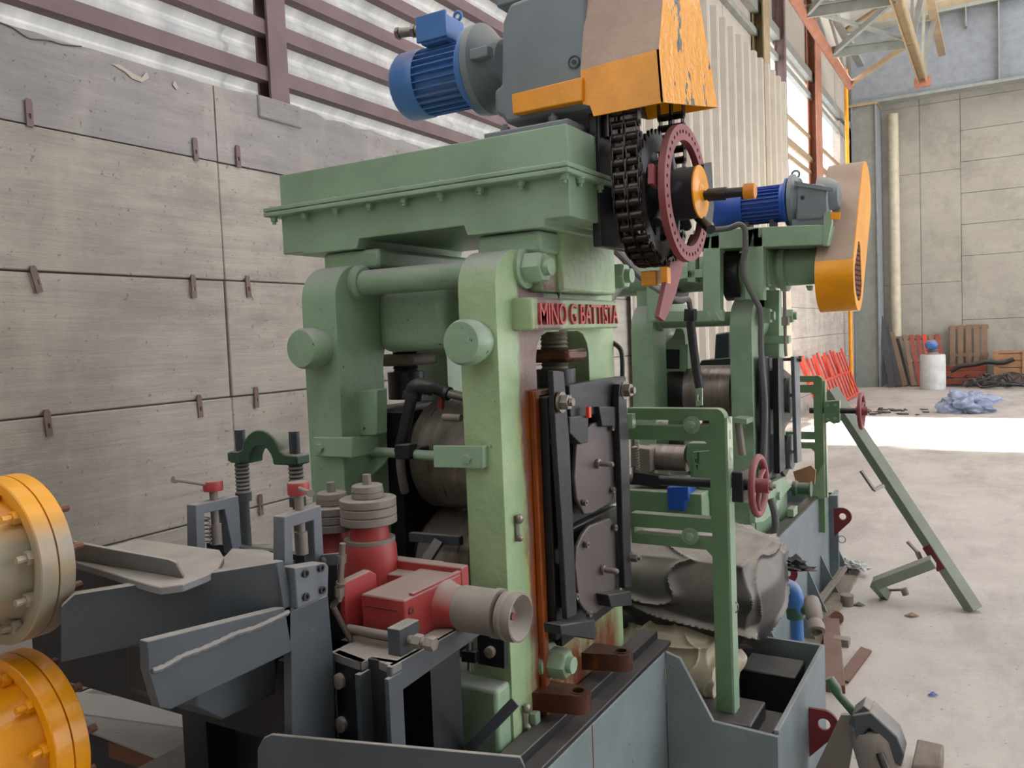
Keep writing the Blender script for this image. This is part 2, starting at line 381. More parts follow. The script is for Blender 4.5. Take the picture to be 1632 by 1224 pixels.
# corrugated white sheets fixed over the wall further on
def corr(y0, y1, z0, z1, x):
    m = MB(); per = .4; n = round((y1-y0)/per); A = []
    for i in range(n):
        for t, d in ((0, 0), (.12, 0), (.16, .02), (.20, 0), (.40, 0), (.52, .07), (.60, .07), (.63, .055), (.66, .07), (.78, .07), (.90, 0)):
            y = y0+(i+t)*per; A.append((m.v((x+d, y, z0)), m.v((x+d, y, z1))))
    A.append((m.v((x, y1, z0)), m.v((x, y1, z1))))
    for a, b in zip(A, A[1:]): m.f([a[0], b[0], b[1], a[1]])
    return m
cs = props(thing('trim_1', (WX, 7, 0), None, None), kind='structure')
for i in range(9):
    y0 = 7.8+i*.8; put('corrugated_sheet', corr(y0, y0+.8, .02, 5.74+random.uniform(-.02, .02), WX+.05+.003*(i % 2)), 'cream', cs, ang=20)
put('rail', B(WX+.0, WX+.045, 7.8, 15, 5.2, 5.25), 'brown', cs)
# upper wall beyond : cream panels above, open window strip, posts and pipes
up = props(thing('wall_left_upper', (WX, 15, 5), None, None), kind='structure'); up.name = 'wall_left.001'
for i in range(8):
    y0 = 7.9+i*2.05; put('cladding_panel', B(WX-.22, WX-.12, y0, min(y0+2.03, FY), (5.5 if y0 < 14 else 6.5), 11), 'cream', up, bevel=.01)
put('cladding_panel', B(WX-.22, WX-.12, 7.9, 14.9, 2.85, 5.5), 'cream', up)
put('edge_beam', B(WX-.12, WX+.0, 8, FY, 6.55, 6.72), 'truss', up)
put('edge_beam', B(WX-.12, WX-.03, 8, FY, 6.2, 6.3), 'truss', up)
put('cladding_panel', B(WX-.22, WX-.05, 21.6, FY, 4.3, 6.5), 'conc', up)
for y, w, z0, mt in ((13.75, .42, 3.2, 'tanbeam'), (18.2, .62, 3.6, 'brownlit'), (15.1, .1, 2.9, 'brown')):
    m = B(WX-.1, WX-.08, y-w/2, y+w/2, z0, 11).box(WX+.06, WX+.08, y-w/2, y+w/2, z0, 11).box(WX-.08, WX+.06, y-.02, y+.02, z0, 11)
    put('steel_post', m, mt, up)
for z in (4.75, 5.0, 5.45):
    put('window_rail', MB().cyl((WX-.1, 14.9, z+.0), (WX-.1, 21.6, z+.0), .045 if z != 5.0 else .07, 10), 'tanbeam', up)
# far wall
wf = props(thing('wall_back', (3, FY, 0), None, None), kind='structure')
put('backing', B(-3.6, 11, FY+.03, FY+.3, 0, 11), 'conchole', wf)
xs = [-3.6, -1.72, -.80, 1.2, 3.2, 5.2, 7.2, 9.2, 11]
for a, b in zip(xs, xs[1:]):
    hs = [0, 1.62, 3.23, 4.02, 4.80, 5.58, 6.36, 7.14, 11] if a >= -.8 else [0, 2.6, 5.42, 7.14, 11]
    for c, d in zip(hs, hs[1:]):
        put('concrete_panel', B(a+.004, b-.004, FY-.03+random.uniform(-.006, .006), FY+.04, c+.003, d-.003), 'concfar', wf, bevel=.01)
put('backing', B(-3.6, -3.1, -8.2, -8, 0, 10.8), 'conchole', wf)
wn = props(thing('added_wall_front', (3, -8, 0), None, None), kind='structure')  # unseen end wall, added to cut light from behind the camera
put('panel', B(-3.6, 11, -8.3, -8, 0, 10.8), 'concfar', wn)
# roof (above the frame) with a slot added to shape the floor sun patch, far right side stays open
rf = props(thing('ceiling', (3, 10, 10.8), None, None), kind='structure')
zc = 10.8; t = -zc/SUN.z; sx, sy = SUN.x*t, SUN.y*t
x0, x1, y0, y1 = -2.75-sx, 2.3-sx, 12.2-sy, 16.3-sy
XL, XR_, YN, YF = -9.5, 11, -9, 24.6
put('roof_panel', B(-3.7, 1.2, YN, y0, zc, zc+.1), 'cream', rf); put('roof_panel', B(3.4, XR_, YN, y0, zc, zc+.1), 'cream', rf)
for i in range(12): put('skylight_sheet', B(1.2, 3.4, YN+i*2.4, YN+2.4+i*2.4, zc, zc+.01), 'skyl', rf)
wr_ = props(thing('added_wall_right', (9, -3, 0), None, None), kind='structure'); put('panel', B(9, 9.2, -8, 3, 0, 10.8), 'concfar', wr_)  # unseen near stretch of wall, added to darken the camera-facing sides
put('roof_panel', B(-3.7, XR_, y1, YF, zc, zc+.1), 'cream', rf)
put('roof_panel', B(x1, XR_, y0, y1, zc, zc+.1), 'cream', rf)
if x0 > -3.7: put('roof_panel', B(-3.7, x0, y0, y1, zc, zc+.1), 'cream', rf)
# column, girder, downpipe
cb = P(1358, 612, 'z', 0); 
cc = props(thing('trim_2', (-3.0, 23.2, 0), None, None), kind='structure')
yc = 23.0; xl = P(1360, 400, 'y', yc).x; xr = P(1400, 400, 'y', yc).x; zt = P(1400, 165, 'y', yc).z
put('column_web', B(xl+.02, xr-.02, yc+.06, yc+.09, 0, zt), 'truss', cc)
put('column_flange', B(xl, xl+.03, yc-.02, yc+.6, 0, zt), 'girder', cc)
put('column_flange', B(xr-.03, xr, yc-.02, yc+1.1, 0, zt), 'girder', cc)
put('cap_plate', B(xl-.05, xr+.05, yc-.05, yc+.65, zt, zt+.06), 'tanbeam', cc)
gd = props(thing('trim_3', (1, 23, 7), None, None), kind='structure')
zb = P(1403, 160, 'y', yc).z+.02; ztp = P(1471, 25, 'y', yc).z
put('girder_web', B(xl, 11, yc+.2, yc+.24, zb, ztp), 'girder', gd)
put('girder_flange', B(xl, 11, yc+.0, yc+.44, zb-.05, zb+.02), 'truss', gd)
put('girder_flange', B(xl+.3, 11, yc+.0, yc+.44, ztp, ztp+.08), 'truss', gd)
for px, zz in ((1592, zb), (1490, ztp-.45), (1540, ztp-.45)):
    xx = P(px, 60, 'y', yc+.1).x; put('stiffener', B(xx-.015, xx+.015, yc+.01, yc+.2, zz, ztp), 'truss', gd)
for i in range(3):
    xx = 3+2.6*i; put('stiffener', B(xx-.015, xx+.015, yc+.01, yc+.2, zb, ztp), 'truss', gd)
put('crane_rail', B(xl+.3, 11, yc+.16, yc+.28, ztp+.08, ztp+.3), 'tanbeam', gd)
pa = P(1423, 182, 'y', 23.9); pb = P(1430, 536, 'y', 23.9)
single('downpipe', MB().cyl((pa.x, 23.9, pb.z), (pa.x, 23.9, pa.z), .125, 20), 'creamd', 'cream round downpipe on the far wall beside the grey column', 'pipe', (pa.x, 23.9, 0))
ya = P(1351, 300, 'y', 21.4); ya.x = max(ya.x, -3.06)
single('gas_pipe', MB().cyl((ya.x, 21.4, .02), (ya.x, 21.4, 7.6), .045, 12), 'yellow', 'thin yellow vertical pipe left of the grey column', 'pipe', (ya.x, 21.4, 0))
# crane walkway lattice
tr = thing('lattice_girder', (-2, 14, 6.9), 'grey steel lattice girder with an orange-brown tube chord high above the second mill', 'truss')
A = P(1355, 137, 'y', 20.2); Bq = P(1470, 124, 'y', 20.2)
za = A.z
put('tube_chord', MB().cyl((A.x, 6, za), (A.x, 20.2, za), .085, 14), 'brownlit', tr)
put('channel_chord', B(Bq.x-.09, Bq.x-.06, 6, 20.2, Bq.z-.1, Bq.z+.1).box(Bq.x+.06, Bq.x+.09, 6, 20.2, Bq.z-.1, Bq.z+.1).box(Bq.x-.06, Bq.x+.06, 6, 20.2, Bq.z-.02, Bq.z+.02), 'tanbeam', tr)
put('end_block', B(Bq.x-.16, Bq.x+.16, 20.2, 20.3, Bq.z-.18, Bq.z+.02), 'brownlit', tr)
ys = [20.0, 17.6, 15.1, 12.6, 10.1]
for i, y in enumerate(ys[1:]):
    put('cross_bar', MB().bar((A.x+.05, y, za), (Bq.x-.05, y, Bq.z), .05, .16), 'truss', tr)
    put('cross_bar', MB().bar((A.x+.05, y, za+.1), (Bq.x-.05, y, Bq.z+.1), .2, .02), 'truss', tr)
for a, b in zip(ys, ys[1:]):
    put('diagonal_bar', MB().bar((A.x+.05, a, za), (Bq.x-.05, b, Bq.z), .06, .1), 'tanbeam' if a == 20.0 else 'truss', tr)
    if a < 20: put('diagonal_bar', MB().bar((Bq.x-.05, a, Bq.z+.06), (A.x+.05, b, za+.06), .06, .06), 'truss', tr)
hz = 1.15
put('top_chord', MB().bar((Bq.x+.25, 6, Bq.z+hz), (Bq.x+.25, 22.8, Bq.z+hz), .16, .12), 'tanbeam', tr)
put('top_chord', MB().bar((A.x-.1, 6, za+hz), (A.x-.1, 22.8, za+hz), .16, .12), 'truss', tr)
for a, b in zip(ys, ys[1:]):
    put('web_bar', MB().bar((Bq.x, a, Bq.z), (Bq.x+.25, a, Bq.z+hz), .1, .06, (0, 1, 0)), 'truss', tr)
    put('web_bar', MB().bar((Bq.x, a, Bq.z), (Bq.x+.25, b, Bq.z+hz), .07, .05, (1, 0, 0)), 'truss', tr)
    put('web_bar', MB().bar((A.x, a, za), (A.x-.1, b, za+hz), .06, .05, (1, 0, 0)), 'truss', tr)
    put('cross_bar', MB().bar((A.x-.1, a, za+hz), (Bq.x+.25, a, Bq.z+hz), .1, .1), 'truss', tr)
    put('diagonal_bar', MB().bar((A.x-.1, a, za+hz), (Bq.x+.25, b, Bq.z+hz), .06, .06), 'tanbeam', tr)
# ================================================================ FAR YARD THINGS
p = P(1487, 620, 'z', 0); bx, by = p.x, p.y; R = .28
d = thing('plastic_drum', (bx, by, 0), 'white plastic drum standing in front of the leaning red and brown pallet', 'drum')
put('body', MB().lathe((bx, by, 0), ZZ, [(R*.96, 0), (R, .03), (R, .25), (R*1.01, .27), (R*1.01, .29), (R, .31), (R, .58), (R*1.01, .6), (R, .63), (R*.99, .80), (R*.93, .83)], 28), 'white', d)
put('cut_top', MB().lathe((bx, by, .828), ZZ, [(R*.9, 0), (0, .004)], 28), 'dark', d)
u_ = thing('blue_reel', (bx+.02, by, .835), 'blue ball of film standing on a grey ring on the drum', 'bundle')
put('film_ball', MB().ball((bx-.02, by, 1.05), .15, (1, .9, .85), 14), 'blue', u_); put('base_ring', MB().lathe((bx, by, .835), ZZ, [(.16, 0), (.1, .05), (.14, .1)], 16), 'dusty', u_)
def pallet(name, w, h, o_, ex, ez, mats, label, cat='pallet', n=6, group=None):
    """boards run along ez (upright), w along ex"""
    t_ = thing(name, o_, label, cat, group); o_ = V(o_); ex = V(ex).normalized(); ez = V(ez).normalized(); ey = ez.cross(ex)
    def bd(c0, L1, a1, wd, a2, th, nm, mt):
        q = [c0+a2*(-wd/2), c0+a2*(wd/2), c0+a2*(wd/2)+a1*L1, c0-a2*(wd/2)+a1*L1]; put(nm, MB().prism(q, ey*th), mt, t_)
    bw = w/n*.68
    for i in range(n): bd(o_+ex*(w*(i+.5)/n), h, ez, bw, ex, .02, 'board', mats[i % len(mats)])
    for zz in (.06, h/2, h-.06): bd(o_+ez*zz+ey*.02, w, ex, .09, ez, .08, 'stringer', mats[0])
    for i in range(0, n, 2): bd(o_+ex*(w*(i+.5)/n)+ey*.1, h, ez, bw, ex, .02, 'back_board', mats[0])
    return t_
a = P(1448, 610, 'y', 23.3); b = P(1503, 610, 'y', 23.3)
pallet('wooden_pallet', b.x-a.x+.1, 1.35, (a.x+.06, 23.2, 0.02), (1, .1, 0), (-.18, .3, 1), ['wood', 'wood2', 'wood2', 'redbright', 'wood', 'wood2'], 'leaning wooden pallet with red stained boards behind the white drum', n=6)
a = P(1512, 590, 'y', 23.7); b = P(1576, 590, 'y', 23.7)
pallet('wooden_pallet', b.x-a.x, 1.5, (a.x, 23.78, .0), (1, 0, 0), (0, .1, 1), ['wood'], 'upright plain brown pallet leaning against the far wall behind the planks', n=5)
a = P(1506, 612, 'z', 0); 
t_ = thing('timber_stack', (0, 23.3, 0), 'low reddish timber box lying under black sheeting right of the drum', 'timber')
q = P(1505, 612, 'y', 23.2).x; q2 = P(1572, 612, 'y', 23.2).x
for i in range(3): put('board', B(q, q2, 23.1+.02*i, 23.16, .06+.16*i, .2+.16*i), 'wood2', t_, bevel=.01)
put('side_board', B(q, q2, 23.16, 23.6, .03, .5), 'wood', t_); put('foot', B(q, q2, 23.12, 23.5, 0, .06), 'wood3', t_)
q = P(1584, 612, 'y', 23.0).x
t_ = thing('wooden_crate', (q+.6, 23.2, 0), 'tan wooden crate of horizontal boards at the right edge by the far wall', 'crate')
for i in range(4): put('board', B(q, q+1.4, 23.0, 23.03, .12+.17*i, .27+.17*i), 'crate', t_, bevel=.006)
for xx in (q, q+.58, q+1.3): put('batten', B(xx, xx+.1, 22.96, 23.0, .04, .82), 'crate', t_)
put('crate_core', B(q+.02, q+1.38, 23.03, 23.7, .1, .8), 'wood', t_); put('lid_board', B(q-.02, q+1.42, 22.98, 23.72, .8, .84), 'crate', t_)
for xx in (q+.05, q+.6, q+1.25): put('foot', B(xx, xx+.12, 23.02, 23.6, 0, .1), 'wood3', t_)
sx = [P(a_, b_, 'y', 22.9) for a_, b_ in ((1515, 592), (1530, 584), (1552, 581), (1572, 577), (1598, 578), (1616, 572))]
rr = random.Random(3)
def scrap(n, c, sp, r_, hh, seed=1):
    m = MB(); q = random.Random(seed)
    for i in range(n):
        x = c[0]+q.uniform(-1, 1)*sp[0]; y = c[1]+q.uniform(-1, 1)*sp[1]; L = q.uniform(.4, 1)*r_; an = q.uniform(0, 6.3)
        pts = [(x+math.cos(an+.7*j)*L*j*.3, y+math.sin(an+.5*j)*L*j*.3, c[2]+q.uniform(.01, hh)) for j in range(4)]
        m.tube(smooth(pts, 3), q.uniform(.01, .03), 5)
    return m
m = MB().tube(smooth(sx, 5), .055, 8)
single('black_sheeting', m, 'blackrub', 'black rolled sheeting draped over the timber box and the crate', 'sheeting', (sx[2].x, 22.9, .5))
c = P(1580, 605, 'y', 22.7)
single('scrap_heap', scrap(26, (c.x, 22.7, 0), (.55, .25), .9, .35), 'wood3', 'tangle of dark wire and hose on the floor before the crate', 'scrap', (c.x, 22.7, 0), kind='stuff')
# dark planks leaning beside the column
for i, (bx_, tx_, tz_, w_, mt) in enumerate(((1422, 1402, 505, .16, 'wood3'), (1432, 1410, 520, .18, 'wood3'), (1440, 1418, 530, .2, 'wood'), (1446, 1428, 540, .14, 'wood3'))):
    lo = P(bx_, 611, 'y', 22.9+.12*i); lo.z = .02; hi = P(tx_, tz_, 'y', 23.5+.12*i)
    single('plank', MB().bar(lo, hi, w_, .03, (0, -1, .2)), mt, ['long dark plank leaning nearest to the grey column', 'second dark plank leaning right of the column', 'brown weathered plank leaning third from the column', 'short dark plank leaning against the red stained pallet'][i], 'plank', lo, 'planks leaning by the column', bevel=.004)
# plastic bag on floor
def crumple(c, r, sc, seed, sub=4, amp=.22, fr=2.2, flat=0):
    from mathutils import noise
    m = MB(); bmesh.ops.create_icosphere(m.bm, subdivisions=sub, radius=1)
    for v in m.bm.verts:
        p = v.co.copy(); q = p*fr+V((seed*3.1, seed, 0)); n = abs(noise.noise(q))*1.6-abs(noise.noise(q*2.3))*.9
        p = p*(1+amp*(n*1.6-.3)); v.co = V((p.x*r*sc[0], p.y*r*sc[1], p.z*r*sc[2]))
        if v.co.z < -flat: v.co.z = -flat
        v.co += V(c)+V((0, 0, flat))
    return m
c = P(1541, 657, 'z', 0)
single('plastic_bag', crumple((c.x, c.y, 0), .38, (1.1, .9, .62), 2, 5, .3, 1.3, .14), 'bagblue', 'crumpled blue-grey plastic bag lying on the sunlit floor', 'bag', (c.x, c.y, 0), ang=25)
c = P(1425, 657, 'z', 0)
m = MB()
for i in range(30):
    x = c.x+rr.uniform(-.55, .55); y = c.y+rr.uniform(-.6, .6); s_ = rr.uniform(.03, .1); an = rr.uniform(0, 3)
    m.prism([(x+s_*math.cos(an+k_*1.57)*rr.uniform(.5, 1.2), y+s_*math.sin(an+k_*1.57), .002) for k_ in range(4)], (0, 0, rr.uniform(.005, .03)))
single('debris', m, 'wood3', 'scatter of grey rubble flakes at the edge of the sunlit floor', 'debris', c, kind='stuff')
# red barriers leaning on wall
t_ = thing('barrier_rack', (-3, 18, 0), 'bright red tubular barrier rack leaning on the left wall behind the second mill', 'barrier')
yA, yB = 15.6, 20.3
def ptR(y, h): return V((-2.75-.32*h, y, h*.98+.02))
for h in (.04, .55): put('rail', MB().cyl(ptR(yA, h), ptR(yB, h), .03, 8), 'redbright', t_)
for i in range(14):
    y = yA+(yB-yA)*i/13; put('upright', MB().cyl(ptR(y, .04), ptR(y-.1, 1.02 if i % 4 != 1 else 1.1), .022, 8), 'redbright', t_)
for i in (0, 3, 6, 9): put('top_plate', MB().prism([ptR(yA+(yB-yA)*i/13-.1, .6)+V((.03, 0, 0)), ptR(yA+(yB-yA)*(i+.7)/13-.1, .6)+V((.03, 0, 0)), ptR(yA+(yB-yA)*(i+.7)/13-.1, 1.08)+V((.03, 0, 0)), ptR(yA+(yB-yA)*i/13-.1, 1.08)+V((.03, 0, 0))], (.015, 0, 0)), 'redbright', t_)
a, b = P(1298, 560, 'x', -2.9), P(1316, 606, 'x', -2.7)
# leaning tube frame
t_ = thing('leaning_tube_frame', (-.1, 5.26, 0), 'pale green square-tube frame leaning from the floor to the second mill handwheel', 'frame')
lo = P(1553, 975, 'z', .0); hi = P(1324, 622, 'y', 5.55)
d_ = (hi-lo).normalized()
mt = 'palegrn'
put('main_tube', MB().bar(lo+V((0, 0, .01)), hi, .07, .07, (1, -1, .3)), mt, t_, bevel=.003)
put('red_band', MB().bar(lo+d_*.27*(1), lo+d_*.42, .073, .073, (1, -1, .3)), 'redlug', t_)
k1 = P(1488, 895, 'y', 5.2); k2 = P(1395, 930, 'y', 5.22); k3 = P(1412, 957, 'y', 5.35); k3.z = .02
put('side_arm', MB().bar(k1, k2, .06, .06, (1, -1, .3)), mt, t_, bevel=.003)
put('foot', MB().bar(k2, k3, .06, .05, (1, -1, .3)), mt, t_, bevel=.003)
put('foot_bolt', MB().cyl(k3+V((.0, 0, .03)), P(1444, 940, 'y', 5.3), .008, 8).cyl(P(1440, 938, 'y', 5.3), P(1444, 948, 'y', 5.3), .02, 10), 'steel', t_)
for q in (((1408, 774), (1393, 781), (1372, 750)), ((1470, 898), (1462, 880), (1446, 863))):
    put('hook', MB().bar(P(*q[0], 'y', 5.35), P(*q[1], 'y', 5.3), .02, .02, (1, -1, .3)).bar(P(*q[1], 'y', 5.3), P(*q[2], 'y', 5.3), .012, .02, (1, -1, .3)), 'steel', t_)
# small litter on the floor
for i, (px, py, s_, mt, lb) in enumerate(((1452, 983, .035, 'crate', 'small yellowish scrap of paper on the floor below the leaning frame'), (1486, 1110, .018, 'blue2', 'tiny blue chip on the open floor at the lower right'), (1368, 966, .03, 'wood3', 'dark flake on the floor left of the leaning frame foot'))):
    c = P(px, py, 'z', 0); single('scrap_flake', MB().prism([(c.x-s_, c.y, .002), (c.x, c.y-s_*.7, .01), (c.x+s_*1.2, c.y+.01, .004), (c.x, c.y+s_, .014)], (0, 0, .003)), mt, lb, 'litter', c)
# ================================================================ FIRST MILL STAND
Z0 = .6
YN_ = 1.76; XR = -1.06
def mill(name, oy, label, full=True):
    t = thing(name, (-1.38, 2.1+oy, .55), label, 'rolling mill')
    y = lambda v: v+oy
    for side, (xa, xb) in enumerate(((-1.70, -1.575), (-1.17, XR))):
        rust = full and side == 1; mt = 'green_rust' if rust else 'green'
        m = MB(); xc = (xa+xb)/2
        # closed frame profile in the YZ plane: near leg, far leg, rounded shoulders, window cut through
        def prof(y0, y1, zt, r, n=8):
            pts = [(y0, .56), (y1, .56)]
            for i in range(n+1): a = math.pi/2*i/n; pts.append((y1-r+r*math.cos(a), zt-r+r*math.sin(a)))
            for i in range(n+1): a = math.pi/2+math.pi/2*i/n; pts.append((y0+r+r*math.cos(a), zt-r+r*math.sin(a)))
            return pts
        ZT = 1.872 if full else 1.80; ZR = 1.82 if full else 1.70
        out = prof(1.755, 2.47, ZT, .10 if full else .16)
        win = [(1.95, .80), (2.28, .80)]+[(2.28-.07+.07*math.cos(a), 1.59+.07*math.sin(a)) for a in (0, .5, 1.05, 1.57)]+[(1.95+.07+.07*math.cos(a), 1.59+.07*math.sin(a)) for a in (1.57, 2.1, 2.6, 3.14)]
        m.prism([(xa, y(a), b) for a, b in out], (xb-xa, 0, 0), [[(xa, y(a), b) for a, b in win]])
        put('housing', m, mt, t, bevel=.012, bseg=3)
        # thick neck above the housing carrying the gear case
        na, nb = (xa-.045, xb+.045) if side == 0 else (xa-.03, xb+.052)
        if full: put('neck', B(na, nb, y(1.90), y(2.38), 1.862, 1.921), 'green', t, bevel=.012, bseg=3)
        # inner boss for the screw under the top
        ins = xb if side == 0 else xa
        if full and side == 0: put('screw_boss', B(xb-.005, -1.33, y(1.93), y(2.34), 1.62, 1.80), 'green', t, bevel=.035, bseg=4)
        put('foot_block', B(xa-.12, xb-.005, y(1.75), y(1.9), .56, .72), 'green', t, bevel=.012)
        if side: put('foot_block', B(-1.31, -1.175, y(1.72), y(1.80), .56, .71), 'green', t, bevel=.01)
        put('foot_block', B(xa-.05, xb-.005, y(1.69), y(1.76), .56, .79), 'green', t, bevel=.01)
        # round boss on the near leg
        if full: put('round_boss', MB().lathe((xc-.003, y(1.76), 1.642), -YY, [(.05, 0), (.05, .03), (.056, .034), (.056, .07), (.05, .08), (0, .083)], 28), 'green', t)
    ZR = 1.82 if full else 1.70
    # tie rods and their nuts
    for yy in (1.86, 2.40):
        put('tie_rod', MB().cyl((-1.6, y(yy), ZR), (-1.15, y(yy), ZR), .036, 24), 'green', t)
        put('rod_collar', MB().lathe((-1.575, y(yy), ZR), XX, [(.052, 0), (.052, .012), (.044, .022)], 24), 'green', t)
        put('rod_nut', MB().lathe((XR, y(yy+.04), ZR+.005), XX, [(.052, 0), (.052, .01), (.046, .014)], 24).hexn((XR+.014, y(yy+.04), ZR+.005), XX, .042, .05).cyl((XR+.06, y(yy+.04), ZR+.005), (XR+.082, y(yy+.04), ZR+.005), .022, 16), 'green2', t)
        put('tie_rod', MB().cyl((-1.6, y(yy), .74), (-1.15, y(yy), .74), .036, 20), 'green', t)
    put('rod_nut', MB().lathe((XR, y(1.945), .775), XX, [(.05, 0), (.05, .01), (.044, .014)], 24).hexn((XR+.014, y(1.945), .775), XX, .041, .05).cyl((XR+.06, y(1.945), .775), (XR+.08, y(1.945), .775), .022, 16), 'green2', t)
    return t
m1 = mill('mill_stand', 0, 'large green cast rolling mill stand with red raised lettering and rust runs')
# lettered block
XN = -1.005
put('cheek', B(XR-.01, XR+.06, 2.0, 2.365, 1.765, 1.94), 'green_rust', m1, bevel=.01)
put('hood', B(XR-.01, XR+.045, 1.925, 2.08, 1.765, 1.872), 'green_rust', m1, bevel=.016, bseg=3)
put('name_block', B(XR-.01, XN, 1.835, 2.385, 1.665, 1.748), 'green_rust', m1, bevel=.006)
fc = bpy.data.curves.new('lettering', 'FONT'); fc.body = 'MINO G BATTISTA'; fc.extrude = .004; fc.size = .074; fc.align_x = 'LEFT'; fc.offset = .0002
fo = bpy.data.objects.new('tmp', fc); COL.objects.link(fo); bpy.context.view_layer.update()
me = bpy.data.meshes.new_from_object(fo); bpy.data.objects.remove(fo)
xs_ = [v.co.x for v in me.vertices]; ysv = [v.co.y for v in me.vertices]; w_ = max(xs_)-min(xs_); h_ = max(ysv)-min(ysv)
for v in me.vertices:
    c = v.co; u1 = (c.x-min(xs_))/w_; v1 = (c.y-min(ysv))/h_
    v.co = V((XN+.003+c.z, 1.868+u1*.50, 1.678+v1*.056))
me.transform(Matrix.Translation(-wloc(m1))); me.materials.clear(); me.materials.append(MT['letter'])
lo_ = bpy.data.objects.new('lettering', me); COL.objects.link(lo_); lo_.parent = m1; lo_['label'] = 'raised red letters MINO G BATTISTA'
put('greaser', MB().cyl((XN-.02, 2.03, 1.748), (XN-.02, 2.03, 1.757), .004, 8).ball((XN-.02, 2.03, 1.76), .006), 'steel', m1)
# wear frame strip along the window (near edge) and gib frame
put('liner_strip', B(XR, XR+.018, 1.90, 1.928, .64, 1.51), 'orust', m1, bevel=.004)
put('liner_strip', B(XR, XR+.012, 1.915, 1.99, 1.49, 1.51), 'oilrust', m1, bevel=.004)
# small pipe clips on the near right corner
for z in (1.17, .68):
    put('pipe_clip', MB().box(XR, XR+.006, 1.80, 1.815, z-.035, z+.03).ball((XR+.012, 1.808, z+.022), .013, (.7, 1, 1)).ball((XR+.010, 1.808, z-.028), .009), 'steel', m1)
put('pipe_clip', B(XR, XR+.02, 1.835, 1.862, .645, .675), 'green2', m1, bevel=.003)
# gear case on top
gx0, gx1, gy0, gy1 = -1.885, -.912, 1.88, 2.42
gb = thing('gear_case', (-1.4, 2.15, 1.895), 'long green bolted gear case resting across the top of the lettered mill stand', 'gearbox')
cs_ = MB().prism([(gx0, gy0, 1.93), (gx0+.0, gy0, 2.05), (gx1, gy0, 2.05), (gx1, gy0, 1.942), (gx1-.07, gy0, 1.942), (gx1-.072, gy0, 1.922), (-1.215, gy0, 1.922), (-1.225, gy0, 1.95), (-1.585, gy0, 1.95), (-1.595, gy0, 1.922), (-1.80, gy0, 1.922), (-1.81, gy0, 1.93)], (0, gy1-gy0, 0))
put('lower_case', cs_, 'green2', gb, bevel=.003)
put('flange', B(gx0-.035, gx1+.018, gy0-.04, gy1+.02, 2.042, 2.055), 'green2', gb, bevel=.003)
put('flange', B(gx0-.035, gx1+.018, gy0-.04, gy1+.02, 2.0565, 2.069), 'green2', gb, bevel=.003)
put('upper_case', B(gx0, gx1, gy0, gy1, 2.069, 2.168), 'green2', gb, bevel=.003)
bm_ = mesh_of(MB().lathe((0, 0, 0), -ZZ, [(.013, 0), (.013, .003)], 14).lathe((0, 0, -.003), -ZZ, [(.0105, 0), (.0105, .011)], 6).cyl((0, 0, -.014), (0, 0, -.022), .006, 10), 'green2')
for i in range(9): inst(bm_, 'bolt', gb, (gx0-.012+(gx1-gx0+.01)*i/8, gy0-.018, 2.042))
for yy in (1.93, 2.05): inst(bm_, 'bolt', gb, (gx1+.0085, yy, 2.042))
bh = mesh_of(MB().lathe((0, 0, 0), ZZ, [(.012, 0), (.012, .004), (.006, .006)], 12), 'green2')
for i in range(9): inst(bh, 'bolt_head', gb, (gx0-.012+(gx1-gx0+.01)*i/8, gy0-.018, 2.069))
put('box_underplate', B(-1.0, gx1-.02, 2.38, 2.42, 1.92, 1.942), 'black', gb)
# reducer, motor
rx0, rx1 = -1.245, -1.0
gr = thing('gear_reducer', (-1.15, 2.15, 2.17), 'grey cast gear reducer bolted on top of the green gear case', 'reducer')
put('foot_plate', B(rx0+.05, rx1+.06, 1.95, 2.32, 2.168, 2.20), 'grey', gr, bevel=.005)
o4 = [P(a, b, 'y', 1.99) for a, b in ((806, 198), (800, 188), (795, 185), (788, 180), (787, 143), (798, 136), (800, 35), (812, 5), (930, -40), (940, 170))]
put('casing', MB().prism(o4, (0, .3, 0)), 'grey', gr, bevel=.012, bseg=3)
put('plug', MB().lathe(P(915, 99, 'y', 1.992), -YY, [(.016, 0), (.016, .004), (.012, .005)], 20), 'grey', gr, label='ringed plug')
put('plug_centre', MB().ring(P(915, 99, 'y', 1.987), -YY, .0165, .0135, .002, 24).lathe(P(915, 99, 'y', 1.986), -YY, [(.006, 0), (.006, .003)], 12), 'black', gr)
put('bolt', MB().bolt((rx0+.09, 2.0, 2.20), ZZ, .012, .02), 'grey', gr); put('bolt', MB().bolt((rx1-.0, 1.985, 2.20), ZZ, .012, .02), 'grey', gr)
put('top_cover', B(-1.18, -1.0, 2.02, 2.22, 2.55, 2.59), 'grey', gr, bevel=.006)
ca = V((-1.27, 2.13, 2.44)); MX = -XX
put('flange', MB().lathe((-1.275, 2.13, 2.43), MX, [(.07, -.06), (.09, -.03), (.128, .0), (.128, .022)], 36), 'grey', gr)
put('rib', B(-1.26, -1.2, 2.0, 2.03, 2.42, 2.45), 'grey', gr, bevel=.004)
